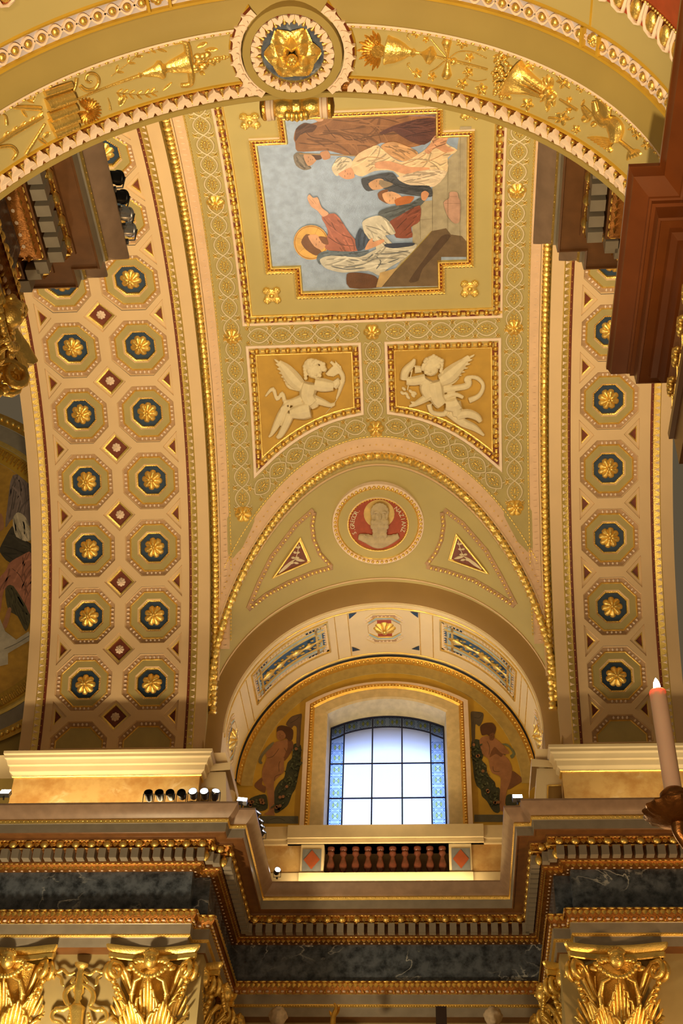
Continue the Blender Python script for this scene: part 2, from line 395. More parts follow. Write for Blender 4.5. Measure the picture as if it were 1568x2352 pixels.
    for cx, r in cells:
        ca = A0+r*PT; h = PT/2
        if r >= 0:
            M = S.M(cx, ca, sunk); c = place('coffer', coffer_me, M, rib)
            for nm, me in (('rosette', rosette_me), ('egg_band', egg_me), ('gold_bead_band', goldbead_me)):
                M2 = M @ (Matrix.Translation((0, 0, -.185)) @ Matrix.Rotation(random.uniform(0, .7), 4, 'Z') if nm == 'rosette' else Matrix())
                o = place(nm, me, M2, c)
                if nm != 'rosette': o['kind'] = 'stuff'
        else:
            k = MB(); z = lambda x, y, hh: S.P(cx+x, ca+y, sunk+hh)
            for (a0, h0, m0_), (a1, h1, _) in zip(OCT[:6], OCT[1:6]):
                f = lambda a: [(-a, .03)]+sorted([p for p in ngon(a) if p[1] > 0], key=lambda p: p[0])+[(a, .03)]
                k.grid([[z(x, y, h0) for x, y in f(a0)], [z(x, y, h1) for x, y in f(a1)]], m0_)
            f = [(-.57, .03)]+sorted([p for p in ngon(.57) if p[1] > 0], key=lambda p: p[0])+[(.57, .03)]
            k.prism(f, lambda x, y: z(x, y, -.075), None, 3)
            k.grid([[z(x, .03, 0), z(x, .03, -.09)] for x in (-.715, .715)], 0)
            c = k.build('half_coffer', [PEACH, PINKD, GOLD, OLIVEG, GOLDD, BLUE], rib, 25)
            e = MB()
            for p in egg_ring(.645, -.052, 4, half=True).v: e.v.append(z(*p))
            e0 = egg_ring(.645, -.052, 4, half=True); e.f = e0.f; e.m = e0.m
            e.build('egg_band', [PINKW], c, 60, kind='stuff')
        i = cols.index(cx)
        for sy in (1,):
            ya = ca+sy*h
            if i < len(cols)-1:
                M = S.M(cx+h, ya, sunk); c = place('diamond_coffer', diamond_me, M, rib)
                place('flower', flower_me, M @ Matrix.Translation((0, 0, -.095)), c)
            if i == 0: place('triangle_coffer', tri_me[1], S.M(cx-.735, ya, sunk), rib)
            if i == len(cols)-1: place('triangle_coffer', tri_me[-1], S.M(cx+.735, ya, sunk), rib)
    return rib
XL1, XL2, XR = -8.714, -7.024, 4.44
rib_l = coffered_rib('trim_1', [XL1, XL2], -9.63, -6.10, -10.15, -5.57, 10)
rib_r = coffered_rib('trim_2', [XR], 3.50, 5.44, 2.97, 5.98, 9)

# ------------------------------------------------------------------ panelled vault between the ribs, with the groin cut out
GA, GH, GZ = 4.28, 5.08, 18.1                 # groin: half width, height, springing
def groin(th, R=RC, off=0.0):
    z = GZ+(GH+off)*math.cos(th); x = XC+(GA+off)*math.sin(th)
    s = max(-1, min(1, (z-ZV)/R)); return x, R*math.asin(s)
def g_arc(d, off=0.0):                        # arc of the groin at distance d from the middle
    s = min(1, abs(d)/(GA+off)); return groin(math.asin(s), RC, off)[1]
mb = MB(); SA1 = 1.87*RC
for xs in (frange(-5.57, XC, 30), frange(XC, 2.97, 30)):
    rows = []
    for x in xs:
        a = g_arc(x-XC) if abs(x-XC) < GA else groin(math.pi/2)[1]
        rows.append([BC.P(x, lerp(a, SA1, k/40)) for k in range(41)])
    mb.grid(rows, 0)
ceiling = mb.build('ceiling', [OLIVE], None, 40); tag(ceiling, kind='structure')
# the arched cut behind it: ruled surface from the groin to the wall arch
YF, RF, ZF = 27.45, 4.32, 17.6
def pen(th, t, h=0.0):
    x, a = groin(th); g = BC.P(x, a); wv = Vector((XC+RF*math.sin(th), YF, ZF+RF*math.cos(th)))
    p = g.lerp(wv, t)
    if h:
        e = 1e-3
        du = (pen(th+e, t)-pen(th-e, t)); dv = wv-g; n = du.cross(dv)
        n = n.normalized(); n = n if n.z < 0 or abs(th) > 1.45 and n.x*math.sin(th) < 0 else -n
        p = p+n*h
    return p
mb = MB(); mb.grid([[pen(th, t) for t in frange(0, 1, 9)] for th in frange(-math.pi/2, math.pi/2, 73)], 0)
lun = mb.build('trim_3', [OLIVE], None, 60); tag(lun, kind='structure')
from mathutils.bvhtree import BVHTree
_v = [Vector(v) for v in mb.v]; LBVH = BVHTree.FromPolygons(_v, mb.f)
class LunSurf:
    def px(s, x, y, h=0.0):
        d = ray(x, y); loc, n, i, dist = LBVH.ray_cast(Vector((0, 0, 0)), d)
        if loc is None: loc = at_y(x, y, 27.3); n = Vector((0, -1, 0))
        if n.dot(d) > 0: n = -n
        return loc+n*h
    def frame(s, x, y):
        d = ray(x, y); loc, n, i, dist = LBVH.ray_cast(Vector((0, 0, 0)), d)
        if n.dot(d) > 0: n = -n
        return loc, n
LS = LunSurf()
# brown splay and the cream soffit of the window recess
RS = 3.93; SO = Soffit(XC, ZF, RS); YS0, YS1 = 27.85, 30.45
mb = MB(); ths = frange(-math.pi/2, math.pi/2, 73)
prof = [(RF, YF), (RF-.02, YF+.02), (RF-.06, YF+.06), (RF-.2, YF+.16), (RS+.03, YS0-.06), (RS, YS0)]
mb.grid([[Vector((XC+r*math.sin(t), y, ZF+r*math.cos(t))) for r, y in prof] for t in ths], 0)
for s in (-1, 1):                              # jambs below the springing
    mb.grid([[Vector((XC+s*r, y, z)) for r, y in prof] for z in (ZF, 15.5)], 0)
splay = mb.build('trim_4', [BROWN], None, 30); tag(splay, kind='structure')
mb = MB(); mb.grid([[SO.P(t*RS, y) for y in frange(YS0, YS1+.15, 6)] for t in ths], 0)
for s in (-1, 1): mb.grid([[Vector((XC+s*RS, y, z)) for y in (YS0, YS1+.15)] for z in (ZF, 15.0)], 0)
soff = mb.build('trim_5', [CREAM], None, 40); tag(soff, kind='structure')

# ------------------------------------------------------------------ back wall of the recess with the window opening
YB = 30.5; WB = Plane(YB)
WX, WZ0, WZ1, WSAG = 1.60, 15.9, 19.80, .46     # opening: half width, sill, springing of the flat arch, its rise
def win_arch(hw, zs, sag, n=17):
    r = (hw*hw+sag*sag)/(2*sag); a = math.asin(hw/r)
    return [(r*math.sin(t), zs+sag-r+r*math.cos(t)) for t in frange(-a, a, n)]
def win_poly(hw, z0, zs, sag, n=17): return [(-hw, z0)]+win_arch(hw, zs, sag, n)+[(hw, z0)]
mb = MB()
outer = [(XC-4.2, 14.3)]+[(XC-4.2, ZF)]+[(XC+4.2*math.sin(t), ZF+4.2*math.cos(t)) for t in frange(-1.45, 1.45, 31)]+[(XC+4.2, ZF), (XC+4.2, 14.3)]
hole = [(XC+x, z) for x, z in win_poly(WX, WZ0, WZ1, WSAG)]
mb.prism(outer, lambda x, z: (x, YB, z), None, 0, None, [hole[::-1]])
wall = mb.build('wall_back', [YELLOW], None, 0); tag(wall, kind='structure')
# ------------------------------------------------------------------ entablatures: profiles swept along plan paths
def offs(path, p):
    pts = [Vector(q) for q in path]; out = []
    for i, q in enumerate(pts):
        ns = []
        for a, b in ((i-1, i), (i, i+1)):
            if a >= 0 and b < len(pts):
                d = (pts[b]-pts[a]).normalized(); ns.append(Vector((d.y, -d.x)))
        out.append(q+(ns[0]*p if len(ns) == 1 else (ns[0]+ns[1])*(p/(1+ns[0].dot(ns[1])))))
    return out
def sweep(mb, path, prof, mi=0):
    rows = []
    for p, z in prof:
        rows.append([Vector((q.x, q.y, z)) for q in offs(path, p)])
    cols = [[rows[i][j] for i in range(len(rows))] for j in range(len(path))]
    return mb.grid(cols, mi)
def along(path, p, z, pitch, seg=None, margin=.5, clip=None):
    """frames spaced along the offset path: (position, direction, outward normal)"""
    q = offs(path, p); out = []
    for i in range(len(q)-1):
        if seg is not None and i not in seg: continue
        d = q[i+1]-q[i]; L = d.length; n = max(1, int(round(L/pitch)))
        if L < pitch*.6: continue
        t = d.normalized(); nn = Vector((t.y, -t.x, 0))
        for k in range(n):
            c = q[i]+d*((k+margin)/n)
            if clip and not clip(c.x, c.y): continue
            out.append((Vector((c.x, c.y, z)), Vector((t.x, t.y, 0)), nn))
    return out
def row_mesh(frames, tmpl):
    mb = MB()
    for o, t, n in frames:
        M = Matrix(((t.x, n.x, 0, o.x), (t.y, n.y, 0, o.y), (0, 0, 1, o.z), (0, 0, 0, 1)))
        mb.add([M @ Vector(v) for v in tmpl.v], tmpl.f, tmpl.m)
    return mb
# templates: x along the moulding, y outwards, z up
t_leaf = MB().add([(-.062, 0, .07), (.062, 0, .07), (.05, .035, -.01), (0, .055, -.07), (-.05, .035, -.01), (0, .06, .03)], [(0, 1, 5), (1, 2, 5), (2, 3, 5), (3, 4, 5), (4, 0, 5)])
t_bead = MB().ball((0, 0, 0), (.05, .028, .028), 6, 4)
t_small = MB().ball((0, 0, 0), (.03, .02, .02), 5, 3)
dentil_me = MB().box((-.078, -.05, -.11), (.078, .13, .11)).mesh('dentil', [TAUPE], 0)
_e = MB(); _e.ball((0, .035, -.01), (.088, .075, .09), 10, 6, 0); _e.tube([(-.11, .0, .08), (-.10, .035, 0), (-.05, .05, -.075), (0, .05, -.09), (.05, .05, -.075), (.10, .035, 0), (.11, 0, .08)], .018, 5, 1)
egg2_me = _e.mesh('egg_ornament', [GOLD, GOLDD], 50)
PROF = [(1.00, 14.185), (1.00, 14.15), (.97, 14.10), (.90, 14.02), (.83, 13.95), (.80, 13.91), (.80, 13.905)]
SEQ = [  # (profile, material) pieces of the whole entablature, from the top
    ('cymatium', [(.2, 14.19), (1.01, 14.19), (1.01, 14.145), (.98, 14.10), (.93, 14.03), (.86, 13.96), (.81, 13.925), (.80, 13.91)], MAUVE),
    ('gold_fillet', [(.80, 13.91), (.815, 13.87), (.79, 13.815)], GOLD),
    ('corona', [(.79, 13.815), (.765, 13.81), (.755, 13.615)], TAUPE),
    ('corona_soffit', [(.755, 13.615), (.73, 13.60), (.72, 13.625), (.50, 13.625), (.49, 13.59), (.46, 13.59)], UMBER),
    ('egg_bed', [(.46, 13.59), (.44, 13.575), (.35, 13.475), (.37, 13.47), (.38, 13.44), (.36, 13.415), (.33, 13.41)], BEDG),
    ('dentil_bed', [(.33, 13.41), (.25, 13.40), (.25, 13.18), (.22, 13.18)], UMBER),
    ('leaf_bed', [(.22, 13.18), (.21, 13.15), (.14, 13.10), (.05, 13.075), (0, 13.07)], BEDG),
    ('frieze', [(0, 13.07), (0, 12.14)], SLATE),
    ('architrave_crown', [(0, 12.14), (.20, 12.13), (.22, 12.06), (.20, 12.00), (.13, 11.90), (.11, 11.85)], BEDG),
    ('upper_fascia', [(.11, 11.85), (.10, 11.84), (.10, 11.63)], TAUPE),
    ('gold_line', [(.10, 11.63), (.11, 11.60), (.06, 11.57)], GOLD),
    ('lower_fascia', [(.06, 11.57), (.05, 11.56), (.05, 11.36)], TAUPE),
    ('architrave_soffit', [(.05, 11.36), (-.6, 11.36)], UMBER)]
def entablature(name, path, seg_detail, dent_seg=None, clip=None, dz=0.0, skip=()):
    o = root(name, (path[0][0], path[0][1], 11.25), kind='structure')
    for nm, prof, m in SEQ:
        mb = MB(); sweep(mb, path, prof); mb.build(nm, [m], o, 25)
    for f in along(path, .33, 13.29, .236, dent_seg or seg_detail, .5, clip):
        place('dentil', dentil_me, Matrix(((f[1].x, f[2].x, 0, f[0].x), (f[1].y, f[2].y, 0, f[0].y), (0, 0, 1, f[0].z), (0, 0, 0, 1))), o)
    for f in along(path, .40, 13.52, .345, seg_detail, .5, clip):
        place('egg_ornament', egg2_me, Matrix(((f[1].x, f[2].x, 0, f[0].x), (f[1].y, f[2].y, 0, f[0].y), (0, 0, 1, f[0].z), (0, 0, 0, 1))), o)
    B = lambda x, y, z, sg=6: MB().ball((0, 0, 0), (x, y, z), sg, 3)
    for nm, p, z, pitch, t, m, mg in (
        ('leaf_row', .12, 13.115, .118, t_leaf, GOLD, .5), ('leaf_row_top', .215, 13.165, .118, B(.05, .018, .018), GOLD, .5), ('leaf_row_beads', .045, 13.085, .177, B(.035, .03, .022), PINKW, .5),
        ('bead_row', .375, 13.44, .345, B(.13, .022, .022), GOLD, 0), ('bead_row_buttons', .375, 13.44, .345, B(.02, .026, .026), GOLD, .5), ('egg_darts', .40, 13.50, .345, t_leaf, GOLD, 0),
        ('egg_top_line', .455, 13.585, .08, B(.045, .016, .016), GOLD, .5), ('fillet_beads', .80, 13.865, .10, t_small, GOLD, .5),
        ('crown_leaf_row', .19, 12.02, .118, t_leaf, GOLD, .5), ('crown_bead_row', .15, 11.905, .177, B(.045, .03, .03), PINKW, .5), ('crown_dart_row', .15, 11.90, .177, B(.016, .024, .05), GOLD, 0),
        ('crown_reel_row', .215, 12.105, .177, B(.075, .026, .026), GOLD, .5), ('crown_line', .115, 11.86, .177, B(.07, .02, .016), GOLD, .5), ('line_beads', .10, 11.60, .06, B(.018, .015, .02, 4), GOLD, .5)):
        fr = along(path, p, z, pitch, seg_detail, mg, clip)
        if fr: row_mesh(fr, t).build(nm, [m], o, 60, kind='stuff')
    return o
EX = -1.2436
YP1, YP2, YR, A2, A1 = 26.226, 26.513, 30.0, 3.677, 4.024
far_path = [(-13.5, YP1), (EX-A1, YP1), (EX-A1, YP2), (EX-A2, YP2), (EX-A2, YR), (EX+A2, YR), (EX+A2, YP2), (EX+A1, YP2), (EX+A1, YP1), (8.5, YP1)]
ent_far = entablature('trim_6', far_path, (0, 1, 2, 3, 4, 5, 6, 7, 8), None, lambda x, y: -10.8 < x < 6.3)
MY = 2*18.12
near_path = [(q[0], MY-q[1] if q[1] < 29 else 6.75) for q in far_path][::-1]
ent_near = entablature('trim_7', near_path, (0, 1, 2, 3, 5, 6, 7, 8), None, lambda x, y: y > 7.0 and -6.2 < x < 3.6)
# egg-shaped pendants at the dentil corners
for x, y in ((EX-A1+.30, YP1-.30), (EX-A2+.30, YP2-.30), (EX+A1-.30, YP1-.30), (EX+A2-.30, YP2-.30)):
    MB().lathe([(0, .13), (.03, .12), (.045, .08), (.075, .03), (.08, -.02), (.06, -.08), (.025, -.12), (0, -.135)], (x, y, 13.29), 10).build('corner_pendant', [GOLD], ent_far)

# ------------------------------------------------------------------ attic blocks above the far cornice
YA, ZA = 26.78, 16.30
ATT = [('attic_cornice', [(.05, ZA), (.28, ZA), (.28, ZA-.07), (.25, ZA-.10), (.25, ZA-.17), (.20, ZA-.20), (.17, ZA-.29), (.17, ZA-.31), (.12, ZA-.33), (.11, ZA-.46), (.05, ZA-.50), (.03, ZA-.54)], CREAM),
       ('attic_fillet', [(.03, ZA-.54), (.05, ZA-.555), (.03, ZA-.58), (0, ZA-.58)], GOLD),
       ('attic_panel', [(0, ZA-.58), (0, 14.75)], HONEY), ('attic_base', [(0, 14.75), (.05, 14.72), (.06, 14.19)], TAUPE)]
def attic(name, path):
    o = root(name, (path[0][0], path[0][1], 14.19), kind='structure')
    for nm, prof, m in ATT:
        MB_ = MB(); sweep(MB_, path, prof); MB_.build(nm, [m], o, 25)
    return o
AX = 5.46-1.30                                   # half distance of the attic corners
att_l = attic('trim_8', [(-9.85, YA+.9), (-9.85, YA), (XC-AX, YA), (XC-AX, YA+.9)])
att_r = attic('trim_9', [(XC+AX, YA+.9), (XC+AX, YA), (8.5, YA)])
for s, o in ((-1, att_l), (1, att_r)):           # side pilaster with a battered edge
    mb = MB(); X = lambda a: XC+s*a
    for a0, a1, z0, z1, y in ((AX+.02, AX-.62, 14.19, ZA-.30, YA+.28),):
        mb.add([(X(a0), y, z0), (X(3.42), y, z0), (X(3.62), y, z1), (X(a0), y, z1), (X(a0), y+1.4, z0), (X(3.42), y+1.4, z0), (X(3.62), y+1.4, z1), (X(a0), y+1.4, z1)],
               [(0, 1, 2, 3), (1, 5, 6, 2), (3, 2, 6, 7), (0, 4, 5, 1)])
    mb.build('attic_pilaster', [CREAM], o, 20)
    mb = MB(); y = YA+.28
    mb.add([(X(AX), y-.02, ZA-.30), (X(3.50), y-.10, ZA-.30), (X(3.50), y+1.4, ZA-.30), (X(AX), y-.02, ZA-.12), (X(3.50), y-.14, ZA-.12), (X(3.50), y+1.4, ZA-.12)],
           [(0, 1, 4, 3), (1, 2, 5, 4), (3, 4, 5)])
    mb.build('attic_cap', [CREAM], o, 20)
    mb = MB(); yy = y-.015
    q = [(AX-.02, 14.25), (3.72, 14.25), (3.84, ZA-.75), (AX-.02, ZA-.75)]
    for k in range(1, 3):
        (a, z), (b, z2) = q[k], q[(k+1) % 4]
        mb.tube([(X(a), yy, z), (X(b), yy, z2)], .018, 5)
    mb.build('panel_fillet', [GOLD], o)
    MB().prism([(X(a), z) for a, z in q], lambda a, z: (a, yy+.012, z), None).build('pilaster_panel', [BROWN], o, 0)
# ledge between attic and vault
mb = MB()
for x0, x1 in ((-13.5, XC-3.6), (XC+3.6, 8.5)): mb.grid([[(x0, YA-.1, ZA-.01), (x1, YA-.1, ZA-.01)], [(x0, 28.4, ZA-.01), (x1, 28.4, ZA-.01)]])
tag(mb.build('trim_10', [CREAM], None, 0), kind='structure')
# walls behind the ribs so that no light leaks, floor, body of the wall under the entablature
mb = MB()
mb.grid([[(-13.5, 28.45, 12), (XC-4.3, 28.45, 12)], [(-13.5, 28.45, 18.2), (XC-4.3, 28.45, 18.2)]])
mb.grid([[(XC+4.3, 28.45, 12), (8.5, 28.45, 12)], [(XC+4.3, 28.45, 18.2), (8.5, 28.45, 18.2)]])
tag(mb.build('wall_back_upper', [BROWN], None, 0), kind='structure')
mb = MB(); mb.grid([[(-16, -6, -1.6), (12, -6, -1.6)], [(-16, 33, -1.6), (12, 33, -1.6)]])
tag(mb.build('floor', [mat('floor_marble', (.42, .30, .18), .25, 0, .15, 1.2)], None, 0), kind='structure')
low = MB()
for i in range(len(far_path)-1):
    (x0, y0), (x1, y1) = far_path[i], far_path[i+1]
    if i in (0, 8): y0 = y1 = YP1+.30
    if i == 0: x1 = EX-A2+.0
    if i == 8: x0 = EX+A2
    if i == 4: y0 = y1 = YR+.3
    if i in (0, 4, 8): low.grid([[(x0, y0, -1.6), (x1, y1, -1.6)], [(x0, y0, 11.37), (x1, y1, 11.37)]])
for s in (-1, 1): low.grid([[(EX+s*A2, YP1+.30, -1.6), (EX+s*A2, YR+.3, -1.6)], [(EX+s*A2, YP1+.30, 11.37), (EX+s*A2, YR+.3, 11.37)]])
tag(low.build('wall_far', [mat('khaki_wall', (.40, .32, .15), .6, 0, .06, 2)], None, 0), kind='structure')
# ------------------------------------------------------------------ the near arch the camera looks through
AXC, AZC, AR = -1.10, 8.03, 2.99; AS = Soffit(AXC, AZC, AR)
def ring_sweep(mb, prof, mis, a0=-90, a1=90, n=97):
    """prof: (y, rise above the soffit radius)"""
    mb.grid([[Vector((AXC+(AR+r)*math.sin(t), y, AZC+(AR+r)*math.cos(t))) for y, r in prof] for t in [math.radians(lerp(a0, a1, i/(n-1))) for i in range(n)]], mis)
    return mb
arch = root('trim_11', (AXC+AR, 6.0, AZC), kind='structure')
def arch_part(nm, prof, m): return ring_sweep(MB(), prof, 0).build(nm, [m], arch, 30)
arch_part('edge_strip', [(6.62, .9), (6.62, .03), (6.60, 0), (6.555, 0), (6.55, .02)], OLIVED)
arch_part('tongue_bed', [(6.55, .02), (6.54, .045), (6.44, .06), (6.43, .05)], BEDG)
arch_part('gold_edge', [(6.43, .05), (6.425, .035), (6.41, .035), (6.405, .055)], YELLOW)
arch_part('relief_field', [(6.405, .055), (5.93, .055)], OLIVE)
arch_part('bead_bed', [(5.93, .055), (5.925, .03), (5.895, .015), (5.88, .02)], PINKW)
arch_part('plain_cove', [(5.88, .02), (5.86, 0), (5.80, 0), (5.72, .03), (5.66, .07), (5.635, .085)], OLIVED)
arch_part('gold_fillet', [(5.635, .085), (5.62, .06), (5.595, .06), (5.585, .09)], YELLOW)
arch_part('guilloche_bed', [(5.585, .09), (5.42, .09)], LILAC)
arch_part('gold_fillet', [(5.42, .09), (5.41, .05), (5.385, .03), (5.37, .045)], YELLOW)
arch_part('plain_panel', [(5.37, .045), (5.09, .045)], OLIVE)
arch_part('egg_bed', [(5.09, .045), (5.08, .02), (5.06, .03), (4.90, .08), (4.88, .03), (4.4, .03)], REDB)
# wall over the arch and the jambs below it
mb = MB()
for y in (6.62, 4.4):
    o = [(-5.2, 8.03), (-5.2, 11.25), (2.9, 11.25), (2.9, 8.03)]+[(AXC+(AR+.05)*math.sin(t), AZC+(AR+.05)*math.cos(t)) for t in frange(math.pi/2, -math.pi/2, 41)]
    mb.prism(o, lambda x, z, y=y: (x, y, z), None)
for s in (-1, 1):
    X = AXC+s*(AR+.05); mb.grid([[(X, 4.4, -1.6), (X, 6.62, -1.6)], [(X, 4.4, AZC), (X, 6.62, AZC)]])
    mb.grid([[(X, 6.62, -1.6), (X+s*1.6, 6.62, -1.6)], [(X, 6.62, 8.03), (X+s*1.6, 6.62, 8.03)]])
tag(mb.build('wall_near', [OLIVED], None, 0), kind='structure')
# ------------------------------------------------------------------ impost entablature of the arch (red-brown marble)
IMP = [('cymatium', [(-.2, 8.02), (.37, 8.02), (.37, 7.985), (.36, 7.97), (.345, 7.90), (.29, 7.84), (.245, 7.80), (.24, 7.785)], ORANGE),
       ('corona', [(.24, 7.785), (.225, 7.78), (.225, 7.745), (.20, 7.74), (.195, 7.62), (.18, 7.61), (.175, 7.62), (.11, 7.62), (.10, 7.58), (.06, 7.54), (.04, 7.46), (.025, 7.44), (0, 7.44)], ORANGE),
       ('frieze', [(0, 7.44), (0, 6.95)], mat('rose_marble', (.40, .20, .10), .3, 0, .12, 4)),
       ('architrave', [(0, 6.95), (.06, 6.94), (.06, 6.88), (.03, 6.86), (.03, 6.6), (-.4, 6.6)], DARKW)]
IX = AXC+AR-.08
imp_path = [(IX+.21, 1.5), (IX+.21, 5.80), (IX, 5.80), (IX, 6.96), (IX+1.2, 6.96)]
def impost(nm, path):
    o = root(nm, (path[2][0], path[2][1], 6.6), kind='structure')
    for n, prof, m in IMP: sweep(MB(), path, prof).build(n, [m], o, 25)
    return o
imp_r = impost('trim_12', imp_path[::-1])
imp_l = impost('trim_13', [(2*AXC-x, y) for x, y in imp_path])
# ------------------------------------------------------------------ relief builder: outlines read off the photograph, laid on their real surface with thickness
def spline(pts, rad, k=4):
    n = len(pts); rad = rad if isinstance(rad, (list, tuple)) else [rad]*n
    P = [Vector((*p, rad[i])) for i, p in enumerate(pts)]; out = []
    for i in range(n-1):
        a, b, c, d = P[max(i-1, 0)], P[i], P[i+1], P[min(i+2, n-1)]
        for j in range(k):
            t = j/k; out.append(.5*((2*b)+(c-a)*t+(2*a-5*b+4*c-d)*t*t+(3*b-a-3*c+d)*t**3))
    out.append(P[-1]); return [tuple(v)[:-1] for v in out], [max(v[-1], .01) for v in out]
class Relief:
    def __init__(s, S, mpp, hs=1.0): s.S, s.mpp, s.hs, s.mb = S, mpp, hs, MB()
    def _w(s, p): return s.S.px(p[0], p[1], p[2]*s.mpp*s.hs)
    def _merge(s, t, mi=0): s.mb.add([s._w(v) for v in t.v], t.f, mi); return s
    def tube(s, pts, rad, h=0.0, seg=8, mi=0):
        if len(pts) > 2: pts, rad = spline(pts, rad)
        return s._merge(MB().tube([(p[0], p[1], p[2] if len(p) > 2 else h) for p in pts], rad, seg), mi)
    def ball(s, c, r, h=0.0, mi=0, ang=0, seg=12, rings=7):
        r = r if isinstance(r, tuple) else (r, r, r)
        return s._merge(MB().ball((c[0], c[1], h), r, seg, rings, 0, Matrix.Rotation(ang, 3, 'Z')), mi)
    def leaf(s, a, b, wd, h=2.0, mi=0, bend=0.0, h0=0.0):
        a, b = Vector(a), Vector(b); d = b-a; L = d.length; n = Vector((-d.y, d.x))/L
        rows = []
        for t in (0, .15, .4, .7, .9, 1):
            c = a+d*t+n*bend*math.sin(math.pi*t); k = math.sin(math.pi*min(1, t*.85+.08))*wd/2*(1 if t < 1 else .0)
            rows.append([(c.x-n.x*k, c.y-n.y*k, h0), (c.x-n.x*k*.5, c.y-n.y*k*.5, h0+h*.8), (c.x, c.y, h0+h*.5), (c.x+n.x*k*.5, c.y+n.y*k*.5, h0+h*.8), (c.x+n.x*k, c.y+n.y*k, h0)])
        return s._merge(MB().grid(rows), mi)
    def turned(s, a, b, prof, mi=0, seg=14, h=0.0):
        """turned body with its axis on the surface from a to b; prof (t, radius px)"""
        a, b = Vector((*a, h)), Vector((*b, h)); d = (b-a); z = d.normalized(); x = Vector((0, 0, 1)); y = z.cross(x)
        rows = [[a+d*t+(x*math.cos(2*math.pi*k/seg)+y*math.sin(2*math.pi*k/seg))*r for k in range(seg)] for t, r in prof]
        return s._merge(MB().grid(rows, 0, True), mi)
    def plate(s, poly, h0, h1, mi=0, sub=24, side=None):
        bm = bmesh.new(); vs = [bm.verts.new((p[0], p[1], 0)) for p in poly]
        for t in tessellate_polygon([[Vector((p[0], p[1], 0)) for p in poly]]):
            try: bm.faces.new([vs[i] for i in t])
            except ValueError: pass
        for _ in range(5):
            es = [e for e in bm.edges if e.calc_length() > sub]
            if not es: break
            bmesh.ops.subdivide_edges(bm, edges=es, cuts=1); bmesh.ops.triangulate(bm, faces=bm.faces)
        bm.verts.index_update()
        rim = [(e.verts[0].index, e.verts[1].index) for e in bm.edges if e.is_boundary]
        co = [(v.co.x, v.co.y) for v in bm.verts]
        s.mb.add([s._w((x, y, h1)) for x, y in co], [tuple(v.index for v in f.verts) for f in bm.faces], mi)
        if h0 is not None:
            n = len(co); s.mb.add([s._w((x, y, h1)) for x, y in co]+[s._w((x, y, h0)) for x, y in co], [(a, b, b+n, a+n) for a, b in rim], mi if side is None else side)
        bm.free(); return s
    def stroke(s, pts, wd, h, mi=0):
        rows = []; P = [Vector(p) for p in pts]
        for i, p in enumerate(P):
            d = (P[min(i+1, len(P)-1)]-P[max(i-1, 0)]).normalized(); n = Vector((-d.y, d.x))*wd/2*(1 if 0 < i < len(P)-1 else .3)
            rows.append([(p.x-n.x, p.y-n.y, h), (p.x+n.x, p.y+n.y, h)])
        return s._merge(MB().grid(rows), mi)
    def build(s, name, mats, parent=None, smooth=60, **kw): return s.mb.build(name, mats, parent, smooth, **kw)
    def fused(s, name, mats, parent=None, voxel=.02, it=2, **kw):
        """one continuous surface: overlapping volumes fused by a voxel remesh"""
        me = s.mb.mesh(name, mats, 0); o = bpy.data.objects.new('tmp', me); C.objects.link(o)
        m = o.modifiers.new('r', 'REMESH'); m.mode = 'VOXEL'; m.voxel_size = voxel
        m2 = o.modifiers.new('s', 'SMOOTH'); m2.factor = .5; m2.iterations = it
        dg = bpy.context.evaluated_depsgraph_get(); n = bpy.data.meshes.new_from_object(o.evaluated_get(dg))
        bpy.data.objects.remove(o); n.name = name; n.shade_smooth()
        n.materials.clear()
        for x in (mats if isinstance(mats, (list, tuple)) else [mats]): n.materials.append(x)
        return place(name, n, None, parent, **kw)
def subdiv(poly, step, closed=True):
    out = []; n = len(poly)
    for i in range(n if closed else n-1):
        a, b = Vector(poly[i]), Vector(poly[(i+1) % n]); k = max(1, int((b-a).length/step))
        out += [tuple(a.lerp(b, j/k)) for j in range(k)]
    if not closed: out.append(tuple(poly[-1]))
    return out
def offs_closed(poly, p):
    n = len(poly); out = []
    for i in range(n):
        a, b, c = Vector(poly[i-1]), Vector(poly[i]), Vector(poly[(i+1) % n])
        d1, d2 = (b-a).normalized(), (c-b).normalized(); n1, n2 = Vector((d1.y, -d1.x)), Vector((d2.y, -d2.x))
        out.append(b+(n1+n2)*(p/max(.3, 1+n1.dot(n2))))
    return out
def band(P, poly, prof, mis, step=.3, closed=True, mb=None):
    """moulding along a path in surface coordinates; prof (offset to the right of travel, height)"""
    mb = mb or MB(); q = subdiv(poly, step, closed)
    rows = [[P(v.x, v.y, h) for v in (offs_closed(q, o) if closed else offs(q, o))] for o, h in prof]
    cols = [[rows[i][j] for i in range(len(rows))] for j in range(len(q))]
    if closed: cols.append(cols[0])
    return mb.grid(cols, mis)
def path_frames(S, poly, pitch, off=0.0, h=0.0, closed=False, half=.5):
    """matrices spaced along a surface path: x along it, z out of the surface"""
    q = offs_closed(poly, off) if closed else offs(poly, off); q = [Vector(v) for v in q]
    if closed: q.append(q[0])
    seg = [(q[i+1]-q[i]).length for i in range(len(q)-1)]; tot = sum(seg); n = max(1, int(round(tot/pitch))); out = []
    for k in range(n):
        t = (k+half)/n*tot; i = 0
        while i < len(seg)-1 and t > seg[i]: t -= seg[i]; i += 1
        p = q[i].lerp(q[i+1], min(1, t/max(seg[i], 1e-9))); d = (q[i+1]-q[i]).normalized()
        a = S.P(p.x, p.y, h); b = S.P(p.x+d.x*.02, p.y+d.y*.02, h)
        e1 = S.P(p.x+.02, p.y, h)-a; e2 = S.P(p.x, p.y+.02, h)-a; nn = S.P(p.x, p.y, h+.02)-a
        out.append(frame(a, b-a, nn))
    return out
def scatter(name, me, Ms, parent, **kw): return [place(name, me, M, parent, **kw) for M in Ms]
